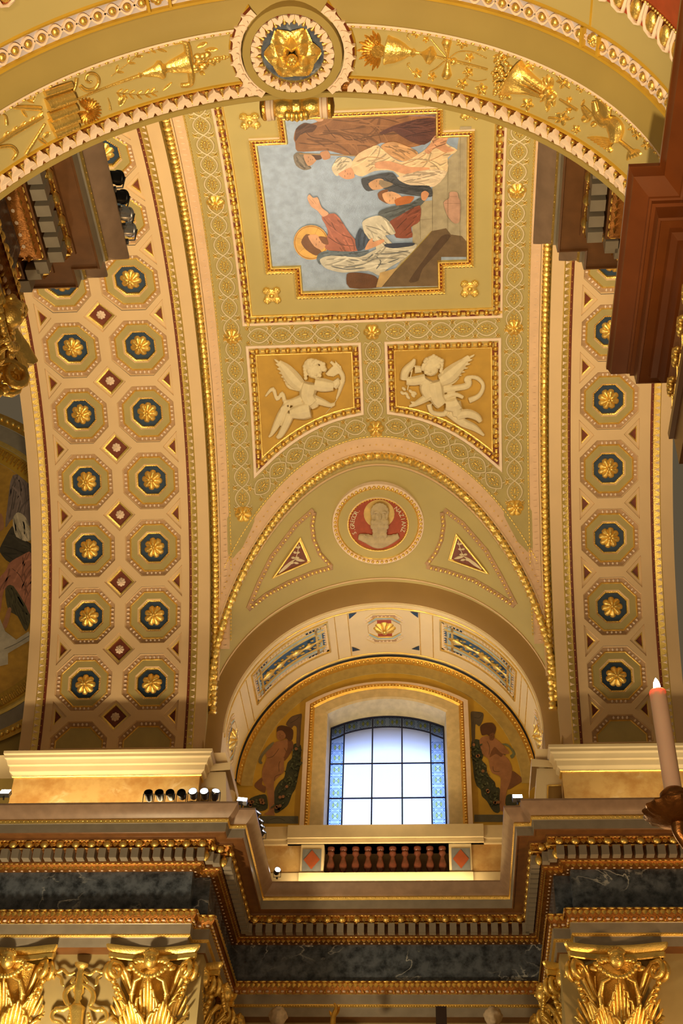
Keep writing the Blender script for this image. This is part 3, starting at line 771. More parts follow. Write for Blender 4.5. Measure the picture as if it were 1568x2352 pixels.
def joined(me_mb, Ms):
    mb = MB()
    for M in Ms: mb.add([M @ Vector(v) for v in me_mb.v], me_mb.f, me_mb.m)
    return mb
# ------------------------------------------------------------------ mouldings and panels of the vault (surface coordinates: x, arc)
RAD = RC*math.pi/180
G2 = [groin(t) for t in frange(-math.pi/2+.02, math.pi/2-.02, 81)]          # groin in (x, arc)
def strip(mb, d0, d1, h, a_lo, a_hi, side, mi=0, n=50):
    mb.grid([[BC.P(XC+side*d, lerp(a_lo(d), a_hi, k/n), hh) for d, hh in ((d0, h), (d1, h))] for k in range(n+1)], mi)
rope_b = MB()
for s in (-1, 1):
    arcs = frange(groin(math.pi/2)[1]-.2, SA1, 380)
    rope_b.tube([BC.P(XC+s*4.17, a, .03) for a in arcs], [.088+.022*math.sin(i*2.1)+.01*math.sin(i*.9) for i in range(len(arcs))], 8)
    rope_b.build('rope_moulding', [GOLD], ceiling, 60); rope_b = MB()
    mb = MB(); band(BC.P, [(XC+s*d, 0) for d in (0,)]*0 or [(XC+s*4.06, groin(1.45)[1]), (XC+s*4.06, SA1)], [(-.02, 0), (-.02, .05), (.02, .05), (.02, 0)], 0, .3, False, mb)
    mb.build('fillet', [PEACH], ceiling)
    mb = MB(); lo = groin(1.30)[1]
    mb.grid([[BC.P(XC+s*d, a, h) for d, h in ((4.03, .03), (3.98, .035), (3.88, .02), (3.80, .0))] for a in frange(lo, SA1, 60)])
    pk = mb.build('pink_cove', [PINK], ceiling)
    drop = MB().add([(-.012, -.06, 0), (.012, -.06, 0), (0, .05, 0), (0, -.02, .03)], [(0, 1, 3), (1, 2, 3), (2, 0, 3)])
    Ms = path_frames(BC, [(XC+s*3.93, a) for a in frange(lo, SA1, 60)], .16, 0, .03)
    joined(drop, Ms).build('drop_row', [PINKW], pk, 60, kind='stuff')
    Ms = path_frames(BC, [(XC+s*3.77, a) for a in frange(lo+.2, SA1, 60)], .09, 0, .015)
    joined(MB().ball((0, 0, 0), (.042, .022, .022), 5, 3), Ms).build('bead_line', [GOLD], ceiling, 60, kind='stuff')
# groin mouldings
mb = MB(); g3 = [pen(t, 0) for t in frange(-math.pi/2, math.pi/2, 361)]
mb.tube([p+Vector((0, -.05, -.03)) for p in g3], [.088+.022*math.sin(i*2.1)+.01*math.sin(i*.9) for i in range(len(g3))], 8)
mb.build('groin_rope_moulding', [GOLD], ceiling, 60)
mb = MB(); band(BC.P, G2[2:-2], [(-.10, 0), (-.10, .06), (-.14, .06), (-.15, .03), (-.22, .045), (-.38, .02), (-.48, 0)], [0, 0, 0, 1, 1, 1], 9, False, mb)
gc = mb.build('groin_cove', [PEACH, PINK], ceiling)
joined(MB().ball((0, 0, 0), (.045, .022, .022), 5, 3), path_frames(BC, G2[6:-6], .09, -.51, .015)).build('bead_line', [GOLD], ceiling, 60, kind='stuff')
joined(MB().ball((0, 0, 0), .02, 5, 3), path_frames(BC, G2[6:-6], .16, -.30, .045)).build('stud_row', [GOLD], gc, 60, kind='stuff')
# patterned bands: field, edges, vine units
bandbg = MB()
for s in (-1, 1):
    strip(bandbg, 3.15, 3.73, .012, lambda d: g_arc(d)+.75, SA1, s)
def orn_edge(poly):
    mb = MB(); band(BC.P, poly, [(-.012, .0), (-.012, .03), (.012, .03), (.012, 0)], 0, .3, False, mb); return mb
A_CROSS = 69.3*RAD
bandbg.grid([[BC.P(XC+x, A_CROSS+y, .012) for y in (-.27, .27)] for x in frange(-3.2, 3.2, 12)])
bandbg.grid([[BC.P(XC+x, a, .012) for x in (-.27, .27)] for a in frange(g_arc(0)+.5, A_CROSS-.2, 10)])
band(BC.P, G2[8:-8], [(-.55, .012), (-1.05, .012)], 0, 9, False, bandbg)
bandbg.build('patterned_band_ground', [OLIVEG], ceiling)
L0 = .545
v = MB()
for sg in (-1, 1):
    v.tube([(lerp(-L0/2, L0/2, k/10), sg*.185*math.cos(math.pi*(k/10-.5))**.8*1.0, .022) for k in range(11)], .020, 6)
    for e in (-1, 1): v.tube([(e*L0*.36, sg*.10, .02), (e*L0*.43, sg*.19, .022), (e*L0*.30, sg*.235, .02)], [.015, .015, .006], 5)
vine_me = v.mesh('vine_loop', [STUCCO], 60)
g = MB(); g.ball((-.13, 0, .02), (.05, .025, .03), 6, 4); g.ball((.03, 0, .025), (.09, .022, .03), 6, 4); g.ball((.2, 0, .02), (.05, .012, .02), 6, 4)
for sg in (-1, 1):
    for x, y, an in ((-.09, .06, .9), (-.02, .085, 1.0), (.05, .075, .8), (.11, .05, .5)):
        g.ball((x, sg*y, .02), (.045, .014, .022), 6, 3, 0, Matrix.Rotation(sg*an, 3, 'Z'))
    for k in range(5): g.ball((-L0/2+.036*math.cos(k*1.257), sg*.19+.036*math.sin(k*1.257), .02), (.022, .022, .02), 5, 3)
    g.ball((-L0/2, sg*.19, .035), .016, 5, 3)
palm_me = g.mesh('palmette', [GOLD], 60)
big_me = rosette_mesh('band_rosette', .215, 6, .09)
def vines(poly, skip=()):
    for i, M in enumerate(path_frames(BC, poly, L0, 0, .012)):
        if i in skip: continue
        o = place('vine_loop', vine_me, M, ceiling); place('palmette', palm_me, M, o)
for s in (-1, 1):
    vines([(XC+s*3.43, a) for a in frange(44.9*RAD, 105*RAD, 90)])
    vines([(XC+s*x, A_CROSS) for x in (3.05, .30)])
    for a in (69.3, 44.2, 88.8): place('band_rosette', big_me, BC.M(XC+s*3.43, a*RAD, .03), ceiling)
vines([(XC, a) for a in frange(57*RAD, 67.9*RAD, 12)])
garc = [tuple(q) for q in offs(G2, -.80)]; mid = [q for q in garc if abs(q[0]-XC) < 3.15]
vines([q for q in mid if q[0] <= XC-.22]); vines([q for q in mid if q[0] >= XC+.22][::-1])
for a in (69.3, 55.7): place('band_rosette', big_me, BC.M(XC, a*RAD, .03), ceiling)
# bead frames
bead = MB(); bead.ball((0, 0, 0), (.066, .072, .066), 8, 6, 0); bead.lathe([(.0, -.045), (.038, -.045), (.032, 0), (.038, .045), (0, .045)], (.11, 0, -.01), 7, 1, Matrix.Rotation(math.pi/2, 3, 'Y'))
bead_me = bead.mesh('bead', [GOLDD, GOLD], 50)
PFa, PFb = 71.0*RAD, 105.0*RAD
rect = [(XC-3.10, PFb), (XC-3.10, PFa), (XC+3.10, PFa), (XC+3.10, PFb)]
mb = MB(); band(BC.P, rect, [(-.0, 0), (.05, .035), (.06, 0), (-.18, 0), (-.17, .03), (-.20, .035), (-.21, 0)][::-1], [2, 2, 2, 1, 0, 0], .3, False, mb)
pf = mb.build('panel_bead_frame', [PINKW, RED, GOLD], ceiling)
scatter('bead', bead_me, path_frames(BC, [rect[0], rect[1]], .222, -.09, .03)+path_frames(BC, [rect[1], rect[2]], .222, -.09, .03)+path_frames(BC, [rect[2], rect[3]], .222, -.09, .03), pf)
# small square rosettes at the corners of the painting
sq = MB()
for x in (-1, 1):
    for y in (-1, 1):
        sq.ball((x*.12, y*.12, .02), (.10, .10, .06), 8, 5)
        for k in range(3): sq.ball((x*(.12+.06*math.cos(k*1.6)), y*(.12+.06*math.sin(k*1.6)), .055), .035, 6, 4)
sq.ball((0, 0, .03), (.17, .17, .045), 10, 5); sq.ball((0, 0, .05), .07, 8, 5); sq.ball((0, 0, .09), .035, 6, 4)
sq_me = sq.mesh('square_rosette', [GOLD], 60)
for x, a in ((XC-2.37, 75.0), (XC+2.37, 75.0), (XC-2.37, 100.9), (XC+2.37, 100.9)): place('square_rosette', sq_me, BC.M(x, a*RAD, .01), ceiling)

# ------------------------------------------------------------------ ceiling painting in its stepped gilt frame
pa = lambda a: a*RAD
cross = lambda w1, w2, lo1, lo2: [(XC-w1, pa(88.1+lo1)), (XC-w1, pa(88.1-lo1)), (XC-w2, pa(88.1-lo1)), (XC-w2, pa(88.1-lo2)), (XC+w2, pa(88.1-lo2)), (XC+w2, pa(88.1-lo1)), (XC+w1, pa(88.1-lo1)), (XC+w1, pa(88.1+lo1)), (XC+w2, pa(88.1+lo1)), (XC+w2, pa(88.1+lo2)), (XC-w2, pa(88.1+lo2)), (XC-w2, pa(88.1+lo1))]
FR = cross(2.29, 1.61, 9.0, 12.7)
paint = root('ceiling_painting', BC.P(XC, 88.1*RAD, .01), 'ceiling painting of a haloed man preaching to robed figures, in a stepped gilt frame', 'painting')
mb = MB(); band(BC.P, FR, [(0, .0), (.02, .07), (.045, .075), (.06, .05), (.10, .03), (.115, .06), (.15, .085), (.17, .06), (.175, 0)], [0, 0, 0, 1, 0, 0, 0, 2], .25, True, mb)
fr_o = mb.build('gilt_frame', [GOLD, RED, PINKW], paint)
joined(MB().ball((0, 0, 0), (.03, .022, .03), 5, 3), path_frames(BC, FR, .095, .083, .035, True)).build('frame_dots', [GOLDD], fr_o, 60, kind='stuff')
joined(MB().ball((0, 0, 0), (.035, .02, .02), 5, 3), path_frames(BC, FR, .085, .155, .085, True)).build('frame_beads', [GOLD], fr_o, 60, kind='stuff')
def pigment(name, rgb, rough=.42): return MATS.get('paint_'+name) or mat('paint_'+name, lin(rgb), rough, 0, .12, 5, .25, 45)
SKY = pigment('sky', (158, 178, 212), .26)
mb = MB()
for a0, a1, wd in ((88.1-12.7, 88.1-9, 1.61), (88.1-9, 88.1+9, 2.29), (88.1+9, 88.1+12.7, 1.61)):
    mb.grid([[BC.P(XC+x, a*RAD, .008) for x in frange(-wd, wd, 9)] for a in frange(a0, a1, 14)])
mb.build('painted_sky', [SKY], paint)
U = lambda pts: [(560+u/2.8, 220+v/2.8) for u, v in pts]
_lay = [1.2]
def smooth_loop(p, k=3):
    n = len(p); out = []
    for i in range(n):
        a, b, c, d = (Vector(p[(i+j) % n]) for j in (-1, 0, 1, 2))
        for j in range(k):
            t = j/k; out.append(tuple(.5*(2*b+(c-a)*t*.8+(2*a-5*b+4*c-d)*t*t*.8+(3*b-a-3*c+d)*t**3*.8+(c-b)*.2*t*2)))
    return out
def inside(p, x, y):
    r = False; n = len(p)
    for i in range(n):
        (x0, y0), (x1, y1) = p[i], p[i-1]
        if (y0 > y) != (y1 > y) and x < (x1-x0)*(y-y0)/(y1-y0)+x0: r = not r
    return r
HARD = ('stone', 'floor', 'plinth', 'step', 'staff', 'ground', 'halo')
CLOTH = ('robe', 'drape', 'mantle', 'cloak', 'dress', 'skirt', 'sleeve', 'cloth', 'scarf', 'turban', 'hood')
def patch(nm, rgb, pts, conv=U, S=BC, par=paint, mpp=.0088, strokes=(), srgb=None, sw=1.6, dh=.10):
    """one painted shape, with its own brush lines and cloth folds"""
    _lay[0] += dh; h = _lay[0]; base = conv(pts); poly = base if nm in HARD else smooth_loop(base)
    r = Relief(S, mpp); r.plate(poly, None, h, 0, 18)
    dk = srgb or tuple(int(c*.6) for c in rgb); lt = tuple(min(255, int(c*1.07+6)) for c in rgb); fd = tuple(int(c*.80) for c in rgb)
    mats = [pigment(nm+'_%d_%d_%d' % rgb, rgb), pigment('line_%d_%d_%d' % dk, dk), pigment('light_%d_%d_%d' % lt, lt), pigment('fold_%d_%d_%d' % fd, fd)]
    for st in strokes:
        q = conv(st); r.stroke(spline(q, 1, 5)[0] if len(q) > 2 else q, sw, h+dh*.5, 1)
    if any(k in nm for k in CLOTH):
        random.seed(len(pts)*7+int(base[0][0])); cx, cy = (sum(p[i] for p in base)/len(base) for i in (0, 1))
        sxx = sum((p[0]-cx)**2 for p in base); syy = sum((p[1]-cy)**2 for p in base); sxy = sum((p[0]-cx)*(p[1]-cy) for p in base)
        an = .5*math.atan2(2*sxy, sxx-syy); big = math.sqrt(max(sxx, syy)/len(base))
        x0, x1 = min(p[0] for p in base), max(p[0] for p in base); y0, y1 = min(p[1] for p in base), max(p[1] for p in base)
        made = 0; tries = 0
        while made < 6+int(big*.35) and tries < 200:
            tries += 1; x, y = random.uniform(x0, x1), random.uniform(y0, y1); d = an+random.uniform(-.2, .2); q = []; cv = random.uniform(-.05, .05)
            for k in range(int(5+big*.35)):
                if not inside(poly, x, y): break
                q.append((x, y)); x += 2.4*math.cos(d); y += 2.4*math.sin(d); d += cv
            if len(q) > 4: made += 1; r.stroke(q, random.uniform(1.6, 4.0), h+dh*(.2+.25*(made % 3)), 3 if made % 2 else 2)
    if nm == 'face':
        xs = [p[0] for p in base]; ys = [p[1] for p in base]; cx, cy = sum(xs)/len(xs), sum(ys)/len(ys); w_ = max(max(xs)-min(xs), max(ys)-min(ys))
        for dx, dy, L in ((-.10, -.16, .14), (-.12, .14, .14), (.05, 0, .12), (.20, 0, .12)):
            r.stroke([(cx+w_*dx, cy+w_*(dy-L/2)), (cx+w_*(dx+.02), cy+w_*dy), (cx+w_*dx, cy+w_*(dy+L/2))], 1.5, h+dh*.5, 1)
    return r.build('painted_'+nm, mats, par, 0)
def circ(cx, cy, rx, ry=None, n=24): return [(cx+rx*math.cos(2*math.pi*k/n), cy+(ry or rx)*math.sin(2*math.pi*k/n)) for k in range(n)]
BRN = (150, 104, 66)
patch('stone', (176, 166, 144), [(1130, 680), (1210, 670), (1210, 590), (1310, 480), (1310, 410), (1370, 345), (1390, 195), (1462, 195), (1462, 1035), (1268, 1035), (1268, 1222), (880, 1228), (905, 1198), (1085, 960), (1080, 800)],
      strokes=[[(1212, 590), (1212, 870)], [(1312, 420), (1310, 920)], [(1392, 230), (1390, 950)], [(1130, 680), (1135, 920)], [(1080, 800), (1210, 790)]], srgb=(110, 98, 78))
patch('floor', (112, 92, 70), [(880, 1228), (905, 1198), (1208, 868), (1300, 850), (1330, 890), (1400, 900), (1462, 970), (1462, 1035), (1268, 1035), (1268, 1222)], strokes=[[(905, 1190), (1060, 1030), (1208, 866)]], srgb=(170, 150, 70))
patch('floor_shadow', (84, 64, 50), [(1060, 1190), (1180, 1020), (1270, 900), (1330, 900), (1250, 1000), (1150, 1110), (1120, 1188)])
patch('robe', (140, 112, 122), [(520, 130), (560, 106), (700, 95), (860, 88), (1100, 75), (1240, 72), (1240, 150), (1100, 140), (900, 120), (620, 125)])
patch('robe', BRN, [(335, 210), (385, 172), (430, 178), (470, 165), (520, 135), (620, 118), (760, 118), (900, 110), (1100, 130), (1236, 138), (1240, 250), (1150, 310), (1050, 330), (900, 300), (860, 310), (740, 370), (720, 385), (640, 375), (545, 350), (480, 352), (345, 355), (330, 300), (320, 270)],
      strokes=[[(480, 250), (600, 240), (680, 280), (860, 250), (1010, 240)], [(380, 200), (430, 260), (540, 280), (640, 330)], [(560, 150), (700, 160), (860, 140), (1000, 170)], [(350, 300), (480, 310), (620, 300)], [(520, 180), (560, 240), (590, 270)]])
patch('robe_shade', (100, 62, 54), [(870, 235), (960, 190), (1100, 150), (1238, 142), (1240, 245), (1160, 312), (1080, 295), (1000, 250), (960, 225), (900, 245)], strokes=[[(990, 200), (1120, 200), (1230, 170)], [(1030, 260), (1120, 240), (1230, 220)]])
patch('hood', (96, 66, 46), [(335, 210), (385, 172), (430, 178), (470, 190), (440, 230), (370, 240), (330, 290)])
patch('turban', (132, 122, 112), [(318, 385), (345, 360), (385, 368), (398, 420), (435, 462), (385, 475), (335, 445)], strokes=[[(335, 380), (360, 440), (400, 465)]])
patch('face', (206, 160, 128), [(385, 375), (440, 368), (472, 400), (440, 440), (412, 446), (390, 410)])
patch('beard', (88, 62, 48), [(430, 372), (492, 378), (500, 402), (465, 410), (450, 390)])
patch('staff', (170, 140, 100), [(356, 365), (720, 378), (720, 386), (356, 373)])
patch('hand', (198, 146, 112), [(490, 362), (540, 350), (556, 395), (512, 408)])
patch('hand', (214, 170, 140), [(437, 122), (470, 112), (512, 150), (480, 162), (450, 145)])
patch('cream_robe', (232, 206, 170), [(682, 445), (740, 365), (850, 315), (880, 330), (950, 390), (1010, 420), (1070, 400), (1180, 330), (1220, 260), (1335, 222), (1300, 300), (1372, 345), (1310, 395), (1310, 480), (1220, 580), (1060, 570), (960, 480), (840, 480), (760, 515), (700, 492)],
      strokes=[[(720, 420), (800, 390), (900, 400)], [(800, 480), (860, 430), (930, 420)], [(1010, 440), (1120, 400), (1220, 330), (1300, 250)], [(1080, 440), (1200, 410), (1320, 350)], [(1000, 560), (1100, 530), (1220, 500)]], srgb=(186, 140, 100))
patch('tan_drape', (206, 160, 116), [(878, 322), (960, 290), (1080, 335), (1120, 370), (1040, 415), (970, 400)], strokes=[[(900, 320), (1000, 340), (1070, 370)]])
patch('pink_drape', (214, 160, 128), [(1160, 350), (1210, 290), (1230, 250), (1330, 228), (1295, 310), (1355, 345), (1290, 360), (1230, 330), (1190, 370)], strokes=[[(1210, 280), (1240, 320), (1300, 300)], [(1180, 345), (1210, 370)]])
patch('arm', (222, 166, 132), [(845, 425), (930, 415), (1060, 452), (1190, 458), (1172, 500), (1050, 502), (930, 468), (850, 462)])
patch('white_scarf', (226, 212, 190), [(565, 455), (600, 400), (640, 388), (692, 405), (690, 450), (640, 482), (600, 512), (575, 490)], strokes=[[(600, 440), (640, 420), (680, 420)], [(585, 470), (630, 450)]])
patch('face', (228, 170, 138), [(605, 500), (640, 475), (690, 458), (712, 520), (655, 532)])
patch('white_cloth', (226, 206, 184), [(985, 520), (1180, 470), (1306, 484), (1222, 580), (1062, 570)], strokes=[[(1020, 550), (1140, 520), (1280, 490)]])
patch('dark_cloak', (72, 76, 86), [(755, 530), (800, 515), (880, 495), (955, 490), (1000, 540), (1070, 570), (1192, 575), (1212, 640), (1150, 645), (940, 612), (890, 590), (800, 610), (765, 580)], strokes=[[(900, 520), (980, 570), (1100, 600), (1190, 600)]])
patch('face', (208, 162, 124), [(800, 560), (850, 530), (890, 530), (910, 560), (895, 590), (830, 600)])
patch('beard', (150, 134, 114), [(878, 535), (962, 562), (900, 588), (870, 560)])
patch('hair', (128, 84, 54), [(860, 625), (890, 602), (930, 600), (905, 640), (925, 690), (872, 662)])
patch('face', (226, 176, 138), [(890, 625), (950, 610), (1012, 640), (1000, 680), (940, 692), (905, 672)])
patch('orange_collar', (190, 112, 58), [(968, 665), (1030, 640), (1095, 645), (1062, 690), (990, 708)])
patch('grey_sleeve', (92, 100, 108), [(868, 740), (950, 706), (1060, 690), (1140, 645), (1165, 668), (1100, 730), (990, 780), (930, 802), (872, 775)], strokes=[[(900, 750), (1000, 720), (1120, 680)]])
patch('hand', (216, 156, 120), [(1140, 620), (1165, 605), (1190, 625), (1165, 668), (1142, 660)])
patch('red_dress', (138, 76, 60), [(930, 810), (1010, 760), (1130, 698), (1130, 800), (1075, 840), (1082, 905), (980, 908), (962, 860)], strokes=[[(980, 850), (1050, 780), (1120, 740)], [(1000, 890), (1060, 830)]])
patch('white_cloak', (214, 208, 194), [(760, 812), (800, 780), (870, 765), (930, 800), (975, 880), (910, 892), (935, 925), (972, 978), (860, 998), (840, 932), (785, 902)], strokes=[[(780, 830), (860, 850), (950, 890)], [(860, 900), (900, 930), (950, 970)]], srgb=(120, 118, 112))
patch('halo', (228, 180, 98), circ(432, 938, 112, 112), strokes=[circ(432, 938, 104)+[(536, 938)], [(432, 938), (330, 905)], [(432, 938), (345, 1010)], [(432, 938), (480, 838)]], srgb=(170, 110, 50))
patch('red_robe', (178, 108, 90), [(500, 772), (580, 750), (620, 790), (680, 880), (722, 930), (742, 992), (560, 992), (518, 962), (540, 880), (528, 830)], strokes=[[(560, 800), (600, 870), (690, 910)], [(540, 900), (620, 950), (720, 960)], [(590, 770), (640, 850)]])
patch('arm', (228, 176, 146), [(432, 705), (408, 652), (422, 628), (445, 650), (475, 648), (500, 712), (546, 750), (508, 772), (472, 732)], strokes=[[(415, 650), (450, 690)], [(440, 655), (465, 690)]])
patch('hair', (124, 82, 54), [(368, 935), (400, 885), (445, 898), (470, 960), (505, 1008), (460, 1022), (400, 985)])
patch('face', (222, 168, 132), [(412, 895), (470, 888), (500, 928), (528, 948), (500, 985), (452, 962)])
patch('beard', (130, 84, 56), [(480, 900), (530, 905), (545, 950), (510, 945)])
patch('blue_mantle', (98, 112, 128), [(468, 1045), (482, 1010), (540, 990), (720, 1000), (805, 988), (745, 1030), (540, 1032), (492, 1082)])
patch('white_mantle', (204, 200, 190), [(490, 1045), (560, 1022), (740, 1032), (830, 990), (900, 962), (950, 950), (1112, 950), (1060, 1020), (1000, 1060), (920, 1110), (870, 1152), (800, 1120), (640, 1132), (540, 1110), (502, 1082)],
      strokes=[[(680, 1050), (780, 1050), (830, 1010)], [(640, 1100), (760, 1080), (850, 1040), (980, 1040)], [(560, 1090), (660, 1110), (780, 1100)], [(840, 1010), (940, 1010), (1060, 990)], [(860, 1080), (920, 1070), (1000, 1040)], [(850, 1110), (880, 1060), (840, 1020)]], srgb=(112, 116, 122), sw=2.6)
patch('blue_sleeve', (66, 80, 106), [(715, 922), (745, 845), (770, 870), (802, 920), (780, 972), (732, 992)], strokes=[[(735, 930), (765, 900)]])
patch('blue_sash', (60, 70, 94), [(905, 962), (920, 945), (1085, 938), (1085, 958), (960, 975)])
patch('hand', (220, 164, 130), [(778, 986), (800, 932), (826, 908), (832, 932), (892, 915), (902, 932), (850, 962)])
patch('hair', (104, 68, 46), [(662, 1142), (720, 1130), (800, 1140), (850, 1160), (880, 1225), (680, 1230)])
patch('step', (198, 168, 118), [(875, 1132), (988, 1100), (885, 1226), (850, 1226)])
patch('pot', (196, 156, 140), [(1283, 680), (1318, 650), (1322, 612), (1368, 612), (1380, 650), (1392, 680), (1386, 800), (1350, 812), (1308, 765)], strokes=[[(1290, 685), (1390, 685)], [(1325, 640), (1370, 640)]])

# ------------------------------------------------------------------ winged boys in relief on their panels
def cherub_panel(side, conv, build, label):
    o = root('cherub_relief', BC.P(XC+side*1.7, 60*RAD, 0), label, 'relief')
    # outline of the field: straight top and sides, lower edge parallel to the groin
    d0, d1 = .54, 2.87
    low = [(q[0], q[1]) for q in offs(G2, -1.32)]
    low = sorted([(abs(x-XC), a) for x, a in low if (x-XC)*side > 0])
    li = [(d, a) for d, a in low if d0 < d < d1]
    f = lambda d: next((lerp(a, b, (d-x)/(y-x)) for (x, a), (y, b) in zip(low, low[1:]) if x <= d <= y), low[0][1])
    poly = [(d0, 66.45*RAD), (d0, f(d0))]+li+[(d1, f(d1)), (d1, 66.45*RAD)]
    poly = [(XC+side*d, a) for d, a in poly]
    if side < 0: poly = poly[::-1]
    mb = MB(); quad_fill(mb, poly, [], BC.P, .006, .5)
    mb.build('panel_ground', [OCHRE], o, 0)
    sg = 1
    mb = MB(); band(BC.P, poly, [(0, .0), (0, .03), (.03, .035), (.05, .0), (.18, .0), (.19, .03), (.25, .035), (.26, 0)], [0, 0, 0, 1, 2, 2, 2], .2, True, mb)
    fo = mb.build('panel_frame', [GOLD, RED, PINKW], o)
    cs = offs_closed(poly, .115); cs = [tuple(c) for c in cs]; n = len(cs)
    ang = [i for i in range(n) if (Vector(cs[i])-Vector(cs[i-1])).normalized().dot((Vector(cs[(i+1) % n])-Vector(cs[i])).normalized()) < .6]
    for k in range(len(ang)):
        i, j = ang[k], ang[(k+1) % len(ang)]
        pth = [cs[m % n] for m in range(i, (j if j > i else j+n)+1)]
        scatter('bead', bead_me, path_frames(BC, pth, .255, 0, .03), fo)
    r = Relief(BC, .0088, 1.15); build(r, conv); r.fused('winged_boy', [STUCCO], o, .012, 1)
    return o
def face(r, P, s, x, y, tilt):
    for dx in (-32, 30): r.ball(P(x+dx, y-14), (17*s, 9*s, 1.6), 17.5)
    r.ball(P(x, y+8), (11*s, 20*s, 3), 18.5); r.ball(P(x, y+42), (22*s, 8*s, 2), 17); r.ball(P(x-46, y+24), (24*s, 22*s, 3), 15.5); r.ball(P(x+46, y+24), (24*s, 22*s, 3), 15.5)
    random.seed(4)
    for k in range(26):
        a = random.uniform(math.pi*.95, math.pi*2.05); q = random.uniform(70, 118); r.ball(P(x+q*math.cos(a)*.95, y-30+q*math.sin(a)), random.uniform(18, 27)*s, random.uniform(11, 15))
def feathers(T, a, b, n, sg):
    for k in range(n):
        t = k/(n-1); p = (lerp(a[0], b[0], t), lerp(a[1], b[1], t)); d = (b[0]-a[0], b[1]-a[1]); L = math.hypot(*d); nx, ny = -d[1]/L*sg, d[0]/L*sg
        q = 95*math.sin(math.pi*(.25+.7*t)); T([p, (p[0]-nx*q*.6+d[0]*.06, p[1]-ny*q*.6+d[1]*.06), (p[0]-nx*q+d[0]*.14, p[1]-ny*q+d[1]*.14)], [13, 15, 6], 9)
def boy_l(r, c):
    P = lambda u, v: c(u, v); s = 1/5.227
    T = lambda pts, rad, h=3: r.tube([P(*p) for p in pts], [k*s for k in rad], h)
    T([(790, 560), (775, 640), (770, 720), (830, 800)], [90, 105, 95, 85], 8)      # trunk
    T([(830, 800), (860, 860)], [80, 50], 7)
    T([(700, 770), (560, 800), (480, 790)], [70, 40, 30], 6)                        # drapery
    T([(800, 880), (700, 900), (560, 930)], [105, 110, 60], 9)                      # thigh
    T([(560, 930), (520, 1040), (450, 1180), (400, 1225)], [60, 52, 40, 22], 8)     # shin
    T([(520, 840), (450, 960), (380, 1100), (330, 1190)], [55, 55, 42, 22], 5)      # other leg
    T([(330, 1190), (300, 1220)], [22, 12], 4); T([(420, 1200), (400, 1232)], [24, 14], 5)
    T([(860, 760), (960, 800), (1040, 830), (1095, 818)], [52, 42, 28, 14], 9)      # arm
    T([(1040, 830), (1060, 862)], [18, 8], 8); T([(1050, 815), (1100, 800)], [12, 7], 8)
    T([(850, 570), (960, 590), (1080, 600)], [80, 85, 60], 8)                       # chest and shoulder
    T([(1080, 600), (1120, 560), (1100, 520)], [55, 45, 40], 7)
    r.ball(P(850, 420), (95*s, 88*s, 9), 10); r.ball(P(810, 350), (95*s, 90*s, 9), 8)
    for a in range(7): r.ball(P(770+45*a*.7, 290+18*abs(a-3)*.7), 26*s, 12)
    for a in range(5): r.ball(P(730+4*a, 360+36*a), 24*s, 9)
    T([(700, 620), (600, 520), (500, 400), (420, 310)], [70, 95, 75, 26], 4)        # wing
    for k in range(6): T([(690-10*k, 640-30*k), (560-25*k, 620-55*k), (500-18*k, 560-48*k)], [28, 24, 12], 5)
    for k in range(4): T([(1000+20*k, 470), (1080+28*k, 380+18*k), (1120+28*k, 400+50*k), (1100+20*k, 300+20*k)], [30, 22, 16, 6], 4)
    T([(1040, 310), (1140, 400), (1190, 500), (1160, 620), (1110, 760)], [18, 26, 30, 24, 10], 4)
    T([(490, 790), (460, 690), (400, 770), (350, 640), (260, 730)], [28, 24, 20, 26, 12], 3)
    T([(1210, 560), (1120, 760), (980, 940)], [6, 7, 5], 3)
    face(r, P, s, 870, 440, -.35); feathers(T, (690, 640), (420, 310), 9, 1)
    for x, y, q in ((560, 790, 30), (620, 770, 26), (520, 820, 22)): T([(x, y), (x-60, y+40), (x-70, y+90)], [q*.5, q*.6, q*.2], 12)
